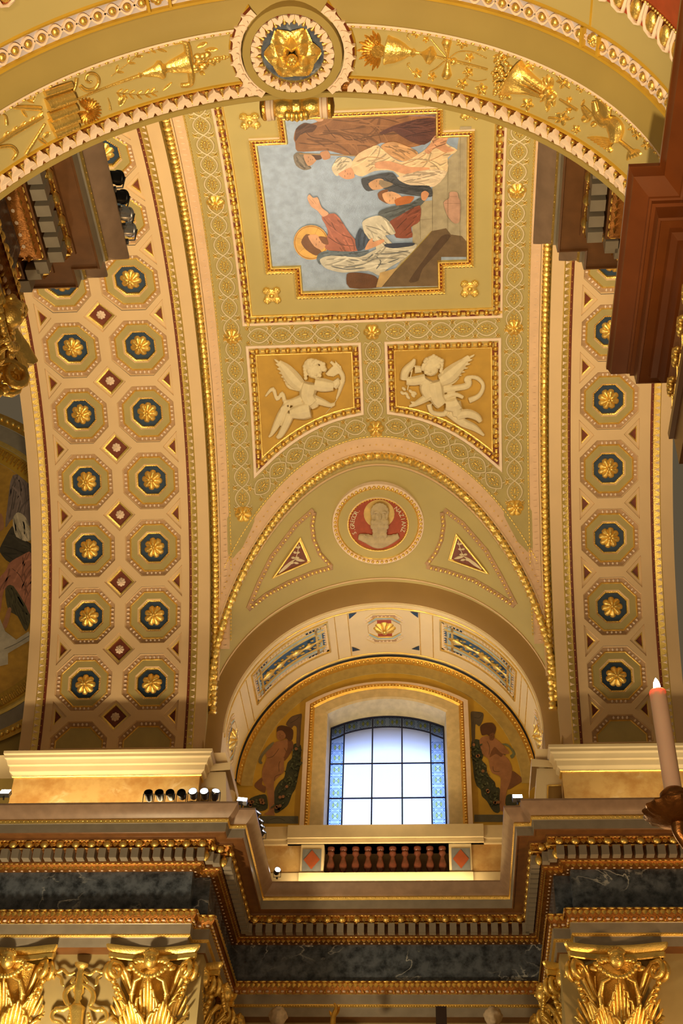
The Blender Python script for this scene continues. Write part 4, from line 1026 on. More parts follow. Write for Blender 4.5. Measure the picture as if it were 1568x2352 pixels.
def boy_r(r, c):
    P = lambda u, v: c(u, v); s = 1/5.227
    T = lambda pts, rad, h=3: r.tube([P(*p) for p in pts], [k*s for k in rad], h)
    T([(660, 540), (680, 640), (700, 740), (760, 820)], [95, 100, 95, 80], 8)
    T([(600, 520), (560, 620), (620, 720)], [70, 75, 80], 8)
    T([(560, 510), (420, 540), (330, 540)], [62, 58, 48], 8)                        # folded arm
    T([(300, 520), (320, 420), (400, 330), (430, 270)], [48, 52, 40, 16], 9)
    T([(430, 400), (510, 400)], [50, 40], 7)
    T([(640, 700), (520, 770), (430, 820), (360, 845)], [55, 45, 30, 14], 9)        # other arm
    T([(430, 800), (380, 790)], [16, 8], 9)
    T([(800, 830), (900, 830), (960, 800)], [70, 90, 85], 9)                        # thigh
    T([(900, 800), (930, 900), (930, 960)], [85, 70, 60], 9)
    T([(930, 960), (1060, 930), (1170, 970), (1220, 1030)], [60, 56, 48, 28], 9)    # shin
    T([(840, 930), (1000, 1040), (1150, 1110), (1260, 1200)], [50, 56, 44, 16], 5)
    r.ball(P(620, 390), (95*s, 90*s, 9), 10); r.ball(P(650, 320), (110*s, 95*s, 9), 8)
    for a in range(7): r.ball(P(560+32*a, 290-18*(3-abs(a-3))), 28*s, 11)
    for a in range(5): r.ball(P(760-4*a, 290+32*a), 24*s, 9)
    T([(740, 540), (850, 470), (960, 370), (1090, 250)], [75, 100, 75, 20], 4)      # wing
    for k in range(6): T([(760+22*k, 590-20*k), (880+22*k, 560-50*k), (960+22*k, 500-52*k)], [28, 24, 12], 5)
    T([(760, 650), (920, 630), (1060, 600), (1080, 540), (1040, 540), (1060, 500), (1180, 510), (1250, 600), (1200, 720), (1080, 780)], [45, 40, 42, 34, 24, 22, 28, 26, 30, 38], 4)
    T([(690, 860), (760, 760), (900, 700), (1010, 740)], [30, 34, 30, 24], 8)
    T([(600, 820), (640, 920), (780, 940), (830, 860)], [34, 30, 34, 30], 6)
    T([(400, 400), (370, 520), (340, 650)], [9, 9, 8], 9)
    face(r, P, s, 610, 405, .35); feathers(T, (760, 560), (1090, 250), 9, -1)
    for x, y in ((300, 640), (280, 690), (330, 700), (380, 670), (350, 740), (410, 720), (430, 690)): r.ball(P(x, y), (34*s, 20*s, 4), 3, 0, .7)
cherub_panel(-1, lambda u, v: (560+u/5.227, 770+v/5.227), boy_l, 'white relief of a winged boy holding a palm branch, one foot trailing, on ochre')
cherub_panel(1, lambda u, v: (870+u/5.227, 770+v/5.227), boy_r, 'white relief of a winged boy with curling drapery and an olive twig, on ochre')
# ------------------------------------------------------------------ decoration of the arched cut: saint's medallion and triangular panels
cv4 = lambda u, v: (540+u/2.376, 1080+v/2.376)
c0, n0 = LS.frame(868, 1199); rx = (LS.px(970, 1196)-LS.px(766, 1201)).length/2
MM = frame(c0+n0*.10, (1, 0, 0), n0)
med = root('saint_medallion', c0, 'round red medallion with a bearded haloed saint bust and white name lettering', 'medallion')
def disc(r0, r1, h0, h1, n=48, m=0, mb=None):
    mb = mb or MB(); mb.grid([[MM @ Vector((r0*math.cos(2*math.pi*k/n), r0*math.sin(2*math.pi*k/n), h0)) for k in range(n)], [MM @ Vector((r1*math.cos(2*math.pi*k/n), r1*math.sin(2*math.pi*k/n), h1)) for k in range(n)]], m, True); return mb
K = rx
mb = MB()
for a, b, h0, h1, m in ((1.04, 1.03, -.16, .05, 1), (1.03, .97, .05, .06, 1), (.97, .93, .06, .03, 1), (.93, .91, .03, .055, 0), (.91, .89, .055, .03, 0), (.89, .70, .03, .03, 2), (.70, .69, .03, .06, 1), (.69, .67, .06, .06, 0), (.67, .655, .06, .03, 0), (.655, .0001, .03, .03, 3)):
    disc(K*a, K*b, h0, h1, 48, m, mb)
mb.build('medallion_ground', [GOLD, PINKW, OLIVE, REDB], med)
b_ = MB()
for k in range(58):
    t = 2*math.pi*k/58; b_.ball(MM @ Vector((K*.965*math.cos(t), K*.965*math.sin(t), .07)), .042, 6, 4)
b_.build('egg_ring', [GOLD], med, 60, kind='stuff')
b_ = MB()
for k in range(64):
    t = 2*math.pi*k/64; b_.ball(MM @ Vector((K*.66*math.cos(t), K*.66*math.sin(t), .06)), .016, 5, 3)
b_.build('bead_ring', [GOLD], med, 60, kind='stuff')
# local map of the medallion: photo pixels to its plane
_mi = MM.inverted()
class MedSurf:
    def px(s, x, y, h=0.0):
        d = _mi.to_3x3() @ ray(x, y); o = _mi @ Vector((0, 0, 0)); t = (.03-o.z)/d.z; p = o+d*t; return MM @ Vector((p.x, p.y, .03+h))
MS = MedSurf()
r = Relief(MS, .0085); r.plate([cv4(*p) for p in circ(785, 237, 84, 78)], 0, 1.2); r.build('halo', [mat('pale_gold_leaf', (.78, .55, .20), .4, .6)], med, 0)
r = Relief(MS, .0085, .55); q = lambda *a: [cv4(*p) for p in a]; s_ = 1/2.376
r.plate(q((655, 352), (700, 332), (745, 322), (770, 300), (825, 300), (850, 322), (905, 345), (885, 385), (842, 412), (790, 422), (738, 412), (690, 388)), -1, 4)
r.tube(q((672, 362), (720, 372), (780, 392), (840, 378), (892, 356)), [14*s_, 26*s_, 34*s_, 26*s_, 14*s_], 6)
r.tube(q((790, 215), (792, 262), (788, 300)), [36*s_, 36*s_, 34*s_], 8)
r.ball(cv4(788, 208), (40*s_, 34*s_, 14), 8)
for k in range(9): t = math.pi*(k/8); r.ball(cv4(788-40*math.cos(t), 222-40*math.sin(t)), 12*s_, 14)
for k in range(4):
    for sx in (-1, 1): r.ball(cv4(788+sx*(40-2*k), 232+15*k), 10*s_, 12)
for row in range(5):
    for k in range(5-row//2): r.ball(cv4(788+(k-(4-row//2)/2)*19, 275+24*row), (13*s_, 16*s_, 7), 20-row*1.5)
r.ball(cv4(791, 242), (8*s_, 18*s_, 7), 24); r.tube(q((756, 222), (772, 217), (785, 223)), 6*s_, 24); r.tube(q((799, 223), (812, 217), (826, 222)), 6*s_, 24)
for dx in (-19, 21): r.ball(cv4(790+dx, 232), (8*s_, 5*s_, 3), 23)
for k in range(4): r.tube(q((700+10*k, 345+6*k), (725+16*k, 375+4*k), (740+20*k, 405)), [5*s_, 6*s_, 4*s_], 13)
r.fused('saint_bust', [mat('grisaille_buff', (.52, .41, .24), .7, 0, .1, 7)], med, .010, 1)
WLET = mat('cream_lettering', (.85, .74, .52), .6)
def letters(txt, a0, a1, rad, size, cw):
    n = len(txt)
    for i, ch in enumerate(txt):
        a = math.radians(lerp(a0, a1, i/(n-1)))
        cu = bpy.data.curves.new('letter', 'FONT'); cu.body = ch; cu.size = size; cu.align_x = 'CENTER'; cu.align_y = 'CENTER'; cu.extrude = .004; cu.materials.append(WLET)
        # medallion plane: x right in the picture when seen from the nave needs a mirrored y; keep it right-handed through the frame
        px_ = Vector((rad*math.cos(a), rad*math.sin(a), .04)); up = (Vector((-math.cos(a), -math.sin(a), 0)) if not cw else Vector((math.cos(a), math.sin(a), 0)))
        z = Vector((0, 0, 1)); xx = up.cross(z)
        M = Matrix(((xx.x, up.x, 0, px_.x), (xx.y, up.y, 0, px_.y), (0, 0, 1, px_.z), (0, 0, 0, 1)))
        t_ = bpy.data.objects.new('tmp', cu); C.objects.link(t_)
        me = bpy.data.meshes.new_from_object(t_.evaluated_get(bpy.context.evaluated_depsgraph_get())); bpy.data.objects.remove(t_)
        me.name = 'letter'; place('letter', me, MM @ M, med)
UPY = 1 if (MM.to_3x3() @ Vector((0, 1, 0))).dot(UP) > 0 else -1
letters('S.GREGOR.', 200 if UPY > 0 else 160, 138 if UPY > 0 else 222, K*.575, .155, True)
letters('NAZIANZ', 42 if UPY > 0 else -42, -17 if UPY > 0 else 17, K*.575, .155, True)
# curved triangular panels either side
def tri_panel(pts3, inner, flip):
    mb = MB(); edges = []
    for crv in pts3:
        q = [cv4(*p) for p in crv]; out = []
        for i in range(len(q)-1):
            k = max(1, int(math.hypot(q[i+1][0]-q[i][0], q[i+1][1]-q[i][1])/9.5))
            out += [(lerp(q[i][0], q[i+1][0], j/k), lerp(q[i][1], q[i+1][1], j/k)) for j in range(k)]
        out.append(q[-1]); edges.append(out)
    o = root('triangle_panel', LS.px(*edges[0][len(edges[0])//2]), kind=None)
    par = lun; bpy.data.objects.remove(o)
    r = Relief(LS, .0085)
    for e in edges: r.tube(e, 5.6, 0, 6)
    tp = r.build('triangle_panel_frame', [PINKD], par)
    r = Relief(LS, .0085)
    for i, e in enumerate(edges):
        for p in e[1:-1]: r.ball(p, (4.0, 4.0, 3.6) if i else (2.8, 2.8, 2.6), 5.2, 0, 0, 6, 4)
    r.build('egg_row', [GOLD], tp, 60, kind='stuff')
    r = Relief(LS, .0085); a = [cv4(*p) for p in inner]; c = [sum(p[k] for p in a)/3 for k in (0, 1)]
    sc_ = lambda k: [(c[0]+(p[0]-c[0])*k, c[1]+(p[1]-c[1])*k) for p in a]
    r.plate(a, 0, 3, 0); r.plate(sc_(.80), None, 3.4, 1)
    for k in range(3): r.tube([sc_(.95)[k], sc_(.95)[(k+1) % 3]], 1.8, 3.5, 6, 0)
    for t in (.2, .4, .6, .8):
        p = (lerp(sc_(.75)[0][0], (sc_(.75)[1][0]+sc_(.75)[2][0])/2, t), lerp(sc_(.75)[0][1], (sc_(.75)[1][1]+sc_(.75)[2][1])/2, t))
        for dx in (-1, 1): r.leaf(p, (p[0]+dx*(4+9*t), p[1]-5+8*t), 6, 2.5, 2, 0, 3.6)
    r.leaf(sc_(.7)[2], c, 8, 2.5, 2, 0, 3.6); r.leaf(sc_(.6)[1], c, 7, 2.5, 2, 0, 3.6); r.tube([sc_(.72)[2], tuple(c), sc_(.7)[0]], .9, 4.5, 5, 2)
    r.build('triangle_inlay', [GOLD, RED, STUCCO], tp, 60)
TL = [[(425, 215), (330, 300), (200, 470), (130, 610), (70, 755)], [(432, 228), (420, 300), (430, 380), (462, 455), (525, 525)], [(530, 530), (420, 560), (290, 615), (170, 680), (70, 760)]]
TR = [[(1140, 215), (1240, 290), (1370, 440), (1450, 580), (1530, 735)], [(1130, 228), (1138, 300), (1125, 380), (1095, 450), (1045, 515)], [(1045, 525), (1150, 550), (1300, 600), (1420, 670), (1525, 742)]]
tri_panel(TL, [(355, 365), (412, 497), (200, 590)], False)
tri_panel(TR, [(1205, 345), (1163, 488), (1385, 567)], True)
mb = MB(); gl = [pen(t, 0) for t in frange(-1.5, 1.5, 91)]
mb.tube([pen(t, .06, .02) for t in frange(-1.5, 1.5, 91)], .03, 6); mb.tube([pen(t, .97, .01) for t in frange(-1.5, 1.5, 91)], .025, 6)
mb.build('lunette_fillets', [PEACH], lun, 60)

# ------------------------------------------------------------------ cream soffit: octagon, blue panels, bead lines
D = RS*math.pi/180; SP = SO.P
def soff_rect(t0, t1, y0, y1): return [(t0*D, y0), (t0*D, y1), (t1*D, y1), (t1*D, y0)]
def line_beads(poly, pitch, h, r, name, closed=True, m=GOLD):
    joined(MB().ball((0, 0, 0), r, 5, 3), path_frames(SO, [tuple(p) for p in poly], pitch, 0, h, closed)).build(name, [m], soff, 60, kind='stuff')
mb = MB()
for y, hs in ((28.10, .03), (30.12, .03)): mb.tube([SP(t*D, y, .005) for t in frange(-90, 90, 91)], .026, 6)
mb.tube([SP(t*D, 27.92, .0) for t in frange(-90, 90, 91)], .05, 8, 1)
mb.build('gold_lines', [GOLD, CREAM], soff, 60)
for t0, t1 in ((-20.2, -18.6), (-14.9, -13.3), (13.3, 14.9), (18.6, 20.2), (-69.5, -68), (-64.5, -63), (63, 64.5), (68, 69.5)):
    line_beads([((t0+t1)/2*D, 28.15), ((t0+t1)/2*D, 30.08)], .055, .008, (.03, .016, .016), 'bead_line', False)
def soff_panel(name, t0, t1, y0, y1, steps):
    """steps: (inset, height, material index of the step that follows)"""
    mb = MB(); base = soff_rect(t0, t1, y0, y1); q0 = subdiv(base, .12)
    for (i0, h0, m0), (i1, h1, _) in zip(steps, steps[1:]):
        a, b = offs_closed(q0, i0), offs_closed(q0, i1)
        mb.grid([[SP(p.x, p.y, h0) for p in a], [SP(p.x, p.y, h1) for p in b]], m0, True)
    return mb, q0
sg_ = -1 if (offs_closed(subdiv(soff_rect(-10, 10, 28, 29), .2), .1)[1].x < -10*D) else 1
CB = mat('sky_blue_trim', (.42, .52, .50), .6)
for s in (-1, 1):
    a, b = sorted((s*22.2, s*60.6))
    mb, q0 = soff_panel('p', a, b, 28.24, 29.62, [(0, .0, 0), (sg_*.01, .035, 0), (sg_*.05, .035, 0), (sg_*.06, .004, 1), (sg_*.20, .004, 2), (sg_*.21, .02, 2), (sg_*.235, .02, 3), (sg_*.33, .012, 0), (sg_*.34, .03, 0), (sg_*.40, .03, 0), (sg_*.41, .008, 4), (sg_*.66, .008, 4)])
    pn = mb.build('blue_panel', [GOLD, CREAM, GOLD, CB, BLUEM], soff, 25)
    joined(MB().ball((0, 0, 0), (.022, .04, .03), 5, 4), path_frames(SO, [tuple(p) for p in offs_closed(q0, sg_*.14)], .105, 0, .012, True)).build('egg_row', [PINKW], pn, 60, kind='stuff')
    r_ = MB(); cen = lambda t, y, h=.03: SP(s*t*D, y, h)
    r_.lathe([(0, -.32), (.05, -.31), (.12, -.2), (.10, -.12), (.04, -.05), (.05, 0), (.10, .05), (.07, .12), (.03, .2), (.09, .3), (.02, .36), (0, .37)], (0, 0, 0), 12, 0)
    for tc, sc_ in ((33, 1.0), (47, 1.15)):
        M = SO.M(s*tc*D, 28.95, .03) @ Matrix.Rotation(math.pi/2, 4, 'Y') @ Matrix.Diagonal((.55*sc_, 1.0*sc_, 1.55*sc_, 1))
        o_ = MB().add([M @ Vector(v) for v in r_.v], r_.f, 0); o_.build('gilt_vase', [GOLD], pn, 60)
    lv = MB()
    for t in frange(27.5, 55.5, 15):
        for y in (28.80, 29.10): lv.ball(cen(t+random.uniform(-.6, .6), y+random.uniform(-.04, .04), .02), (.05, .035, .03), 6, 3)
    lv.build('gilt_sprigs', [GOLD], pn, 60, kind='stuff')
for tc, ax in ((0, 1), (-83, .95), (83, .95)):                       # octagon coffers at crown and springings
    M = SO.M(tc*D, 28.98, .0)
    M = M @ Matrix.Diagonal((1.0, .90, 1, 1))
    oc = rings(MB(), [(.74, .0, 0), (.735, .03, 2), (.715, .035, 0), (.69, .035, 5), (.68, .012, 1), (.57, .016, 2), (.56, .034, 2), (.54, .026, 3), (.46, .022, 1), (.445, .034, 2), (.42, .0051, 4), (0, .0051, 4)]).mesh('octagon_panel', [CREAM, PINKD, GOLD, CB, REDB if tc == 0 else BLUEM, CREAM], 25)
    o = place('octagon_panel', oc, M, soff)
    place('rosette', rosette_mesh('rosette', .31, 8, .10), M @ Matrix.Translation((0, 0, .01)), o)
    place('egg_band', egg_ring(.625, .026, 4, r=(.024, .038, .022)).mesh('egg_band', [PINKW], 60), M, o, kind='stuff')
for t, y in ((-12, 28.26), (12, 28.26), (-12, 29.76), (12, 29.76)):
    MB().add([SP((t+dx)*D, y+dy, .02) for dx, dy in ((-1.6, -.1 if y < 29 else .1), (1.6, -.1 if y < 29 else .1), ((-1.6 if t < 0 else 1.6), (.12 if y < 29 else -.12)))]+[SP(t*D, y, .035)], [(0, 1, 3), (1, 2, 3), (2, 0, 3)]).build('corner_triangle', [BLUE], soff, 0)
# gilded rope round the rear edge of the soffit and the cove behind it
mb = MB(); pr = [(RS, 30.20), (RS-.02, 30.22), (RS-.02, 30.24), (RS-.04, 30.26), (RS-.12, 30.42), (RS-.13, 30.46), (RS-.20, 30.48), (RS-.42, 30.485), (RS-.43, 30.50)]
mb.grid([[Vector((XC+rr*math.sin(t), y, ZF+rr*math.cos(t))) for rr, y in pr] for t in ths], [2, 2, 2, 0, 0, 1, 1, 1])
rr_ = mb.build('rear_arch_moulding', [GOLDD, mat('tan_plaster', (.46, .33, .10), .7), BLACK], soff, 30)
bb = MB()
for k in range(104):
    t = math.radians(lerp(-89, 89, k/103)); rr = RS-.09; bb.ball((XC+rr*math.sin(t), 30.34, ZF+rr*math.cos(t)), (.045, .06, .045), 6, 4)
bb.build('rope_beads', [GOLD], rr_, 60, kind='stuff')

# ------------------------------------------------------------------ window: reveal, gilded frame, leaded panes
win = root('window_1', (XC, 31.0, 16.0), kind='structure')
mb = MB(); o1 = win_poly(2.16, 15.9, 20.02, .72); 
def ring_loft(mb, loops, mis):
    for (l0, l1), m in zip(zip(loops, loops[1:]), mis): mb.grid([l0, l1], m)
def wl(hw, zs, sag, y): return [Vector((XC+x, y, z)) for x, z in win_poly(hw, 15.7, zs, sag)]
ring_loft(mb, [wl(2.20, 20.10, .66, 30.5), wl(2.20, 20.10, .66, 30.38), wl(2.08, 20.04, .64, 30.36), wl(2.06, 20.03, .63, 30.40), wl(2.00, 19.99, .62, 30.39), wl(1.95, 19.96, .60, 30.44), wl(1.66, 19.83, .48, 30.46), wl(1.60, 19.80, .46, 30.5), wl(1.56, 19.70, .40, 30.86), wl(1.55, 19.66, .37, 30.98)], [0, 1, 2, 2, 2, 0, 0, 3, 3])
wf = mb.build('window_surround', [mat('buff_plaster', (.66, .50, .25), .7), PINKW, GOLDD, mat('pale_reveal', (.62, .56, .42), .7)], win, 30)
bb = MB(); q = wl(2.03, 20.01, .625, 30.37); fr_ = []
for i in range(len(q)-1):
    k = max(1, int(round((q[i+1]-q[i]).length/.085)))
    for j in range(k): bb.ball(q[i].lerp(q[i+1], j/k), (.032, .025, .032), 6, 4)
bb.build('surround_beads', [GOLD], wf, 60, kind='stuff')
YG = 31.0; HW = 1.53; ZT, SG = 19.64, .36
def zt(x): r = (HW*HW+SG*SG)/(2*SG); return ZT+SG-r+math.sqrt(r*r-x*x)
def glass(name, rgb, tr):
    m = bpy.data.materials.new(name); m.use_nodes = True; nt = m.node_tree; N = nt.nodes; L = nt.links; out = N['Material Output']; N.remove(N['Principled BSDF'])
    t = N.new('ShaderNodeBsdfTranslucent'); t.inputs[0].default_value = (*rgb, 1); d = N.new('ShaderNodeBsdfDiffuse'); d.inputs[0].default_value = (*[c*.3 for c in rgb], 1)
    mx = N.new('ShaderNodeMixShader'); mx.inputs[0].default_value = .03; L.new(t.outputs[0], mx.inputs[1]); L.new(d.outputs[0], mx.inputs[2]); L.new(mx.outputs[0], out.inputs[0]); return m
FROST, BLUEGL, YELGL, DKGL = glass('frosted_glass', (.93, .95, 1.0), 1), glass('pale_blue_glass', (.55, .70, .95), 1), glass('yellow_green_glass', (.70, .72, .20), 1), glass('dark_blue_glass', (.16, .26, .50), 1)
xs = [-1.53, -1.17, -.40, .40, 1.17, 1.53]; zs = [15.75, 17.49, 18.53]
IN = .34                                            # width of the patterned border
def ztop_in(x): return zt(x)-IN*.95
for i in range(5):
    for j in range(3):
        x0, x1 = xs[i], xs[i+1]; z0 = zs[j]
        side = i in (0, 4)
        if j < 2: poly = [(x0, z0), (x1, z0), (x1, zs[j+1]), (x0, zs[j+1])]
        else:
            f = (lambda x: zt(x)-.36) if side else ztop_in
            poly = [(x0, z0), (x1, z0)]+[(x, f(x)) for x in frange(x1, x0, 6)]
        MB().prism([(XC+x, z) for x, z in poly], lambda x, z: (x, YG, z), None).build('border_pane' if side else 'frosted_pane', [BLUEGL if side else FROST], win, 0)
    f = (lambda x: zt(x)-.36) if i in (0, 4) else ztop_in
    poly = [(x, f(x)) for x in frange(xs[i], xs[i+1], 6)]+[(x, zt(x)) for x in frange(xs[i+1], xs[i], 6)]
    MB().prism([(XC+x, z) for x, z in poly], lambda x, z: (x, YG, z), None).build('border_pane', [BLUEGL], win, 0)
# painted roundels of the border panes: thin coloured rings, crosses and yellow lobes
rd = MB()
def ringxz(mb, r0, r1, m, n=20, y=-.004):
    mb.grid([[(r0*math.cos(2*math.pi*k/n), y, r0*math.sin(2*math.pi*k/n)) for k in range(n)], [(r1*math.cos(2*math.pi*k/n), y, r1*math.sin(2*math.pi*k/n)) for k in range(n)]], m, True)
ringxz(rd, .150, .135, 0); ringxz(rd, .115, .102, 0)
for s in (-1, 1):
    lobe = [(s*(.03+.07*math.cos(t)*.9), .085*math.sin(t)) for t in frange(-1.3, 1.3, 9)]+[(s*.035, .05), (s*.03, 0), (s*.035, -.05)]
    rd.prism(lobe, lambda x, z: (x, -.005, z), None, 1)
for a in (.8, 2.35): rd.add([(math.cos(a)*.1-.008, -.006, math.sin(a)*.1), (math.cos(a)*.1+.008, -.006, math.sin(a)*.1), (-math.cos(a)*.1+.008, -.006, -math.sin(a)*.1), (-math.cos(a)*.1-.008, -.006, -math.sin(a)*.1)], [(0, 1, 2, 3)], 0)
for sx in (-1, 1):
    for sz in (-1, 1): rd.add([(sx*.15, -.005, sz*.15), (sx*.15, -.005, sz*.09), (sx*.12, -.005, sz*.12), (sx*.09, -.005, sz*.15)], [(0, 1, 2, 3)], 0)
rd_me = rd.mesh('roundel', [DKGL, YELGL], 0)
for s in (-1, 1):
    for z in (15.95, 16.30, 16.64, 16.98, 17.30, 17.66, 18.02, 18.36, 18.72, 19.04): place('roundel', rd_me, Matrix.Translation((XC+s*1.35, YG-.002, z)), win)
    place('roundel', rd_me, Matrix.Translation((XC+s*1.35, YG-.002, zt(1.35)-.18)), win)
for x in (-.97, -.60, -.2, .2, .60, .97): place('roundel', rd_me, Matrix.Translation((XC+x, YG-.002, zt(x)-.165)), win)
LEAD = mat('lead_bar', (.01, .014, .05), .5, .3)
for x in xs[1:-1]: MB().box((XC+x-.018, YG-.03, 15.7), (XC+x+.018, YG+.01, zt(x))).build('lead_bar', [LEAD], win, 0)
for z in zs[1:]: MB().box((XC-HW, YG-.028, z-.016), (XC+HW, YG+.01, z+.016)).build('lead_bar', [LEAD], win, 0)
for k, f in enumerate((zt, lambda x: zt(x)-(IN*.95 if abs(x) < 1.171 else .36))):
    MB().tube([(XC+x, YG-.01, f(x)) for x in frange(-HW, HW, 25)], .022 if k else .03, 6).build('lead_bar', [LEAD], win)
for s in (-1, 1): MB().box((XC+s*HW-.02, YG-.03, 15.7), (XC+s*HW+.02, YG+.01, zt(HW))).build('lead_bar', [LEAD], win, 0)
# outer wall face with its deep arched reveal, lintel shading the upper panes
mb = MB(); l = [wl(1.56, 19.66, .37, 31.05), wl(1.62, 18.5, .40, 31.9)]
ring_loft(mb, l, [0]); 
o = [(XC-6, 13), (XC-6, 23), (XC+6, 23), (XC+6, 13)]
mb.prism(o, lambda x, z: (x, 31.95, z), None, 0, None, [[(XC+x, z) for x, z in win_poly(1.62, 14.0, 18.5, .40)][::-1]])
tag(mb.build('wall_outer', [mat('outer_stone', (.5, .48, .44), .8)], None, 0), kind='structure')

# ------------------------------------------------------------------ wall paintings of a boy with a garland, either side of the window
def wall_boy(label, x0, conv, spec, mirror):
    o = root('wall_painting', WB.P(x0, 16.4, 0), label, 'painting')
    _lay[0] = .5
    for nm, rgb, pts, st in spec: patch(nm, rgb, pts, conv, WB, o, .0098, st, None, 1.4, .12)
    return o
SK, SK2, HR, GR, GR2 = (164, 112, 74), (122, 76, 46), (86, 50, 28), (52, 58, 40), (92, 96, 66)
random.seed(5)
def foliage(poly_c, wd, n, o, conv, seed):
    random.seed(seed); r = Relief(WB, .0098)
    for k in range(n):
        t = random.random()*(len(poly_c)-1.001); i = int(t); p = (lerp(poly_c[i][0], poly_c[i+1][0], t-i), lerp(poly_c[i][1], poly_c[i+1][1], t-i))
        w_ = lerp(wd[i], wd[i+1], t-i); a = random.uniform(0, 6.28); rr = random.random()**.5*w_
        c = (p[0]+rr*math.cos(a), p[1]+rr*math.sin(a)); b = random.uniform(0, 6.28); L = random.uniform(30, 60)
        A = conv(*c); B = conv(c[0]+L*math.cos(b), c[1]+L*math.sin(b))
        r.stroke([A, ((A[0]+B[0])/2, (A[1]+B[1])/2), B], 4.2, 3.2+k*.012, random.choice((0, 0, 1, 1, 2)))
    for k in range(9):
        i = random.randrange(len(poly_c)); c = conv(poly_c[i][0]+random.uniform(-40, 40), poly_c[i][1]+random.uniform(-40, 40)); r.plate(circ(c[0], c[1], 3.6, 3.6, 10), None, 5.2, 3)
    r.build('painted_leaves', [pigment('leaf_dark', GR), pigment('leaf', (70, 78, 52)), pigment('leaf_light', GR2), pigment('fruit', (150, 100, 62))], o, 0, kind='stuff')
cl = lambda pts: [(540+u/7.127, 1600+v/7.127) for u, v in pts]; cl1 = lambda u, v: (540+u/7.127, 1600+v/7.127)
SL = [('plinth', (92, 90, 78), [(400, 1955), (1032, 1958), (1032, 2080), (400, 2080)], [[(560, 2020), (700, 1990), (820, 2040)], [(880, 1990), (960, 2040)]]),
      ('garland', GR, [(960, 780), (1075, 800), (1075, 1000), (1060, 1150), (1030, 1300), (1010, 1400), (980, 1520), (930, 1600), (890, 1720), (840, 1800), (700, 1900), (640, 1880), (640, 1560), (720, 1400), (800, 1330), (830, 1200), (860, 1080), (930, 1000)], []),
      ('garland', GR, [(130, 1840), (260, 1660), (470, 1600), (520, 1650), (530, 1830), (400, 1880)], []),
      ('ribbon', (104, 78, 58), [(830, 460), (880, 370), (940, 320), (1060, 285), (1092, 300), (1075, 480), (1060, 800), (1000, 800), (1010, 520), (960, 480), (920, 520)], [[(900, 440), (1000, 380), (1050, 330)]]),
      ('flesh', SK2, [(450, 1320), (330, 1420), (328, 1490), (480, 1580), (500, 1480), (440, 1440)], []),
      ('flesh', SK, [(680, 740), (860, 700), (940, 740), (950, 850), (860, 1000), (800, 1060), (800, 1230), (740, 1290), (640, 1400), (640, 1600), (640, 1900), (640, 1950), (470, 1930), (555, 1860), (535, 1650), (505, 1500), (450, 1380), (440, 1300), (450, 1180), (500, 1060), (512, 1000), (500, 900), (600, 800)], [[(720, 1240), (715, 1120), (735, 1060)], [(640, 1390), (660, 1310), (760, 1270)], [(520, 1010), (620, 980), (720, 850)], [(800, 840), (840, 930), (790, 1010)]]),
      ('flesh_shade', SK2, [(860, 700), (940, 740), (950, 850), (860, 1000), (800, 1060), (810, 960), (860, 830)], []),
      ('hair', HR, [(690, 505), (760, 475), (880, 500), (950, 560), (940, 700), (890, 740), (840, 690), (780, 700), (720, 640), (680, 600)], []),
      ('face', SK, [(686, 580), (770, 560), (830, 640), (800, 700), (720, 720), (684, 680)], [[(700, 640), (740, 645)]]),
      ('ribbon', (120, 112, 88), [(380, 1070), (420, 950), (560, 790), (640, 745), (600, 820), (470, 960), (430, 1050), (450, 1090), (420, 1110)], [])]
wb_l = wall_boy('painted boy beside a leafy garland, head turned aside, one leg raised, on yellow', XC-2.9, cl, SL, 0)
foliage([(1000, 850), (1000, 1100), (940, 1300), (860, 1480), (760, 1660), (700, 1820)], [70, 80, 100, 130, 120, 80], 90, wb_l, cl1, 1)
foliage([(250, 1760), (450, 1740)], [70, 80], 24, wb_l, cl1, 2)
cr = lambda pts: [(1030+u/6.817, 1600+v/6.817) for u, v in pts]; cr1 = lambda u, v: (1030+u/6.817, 1600+v/6.817)
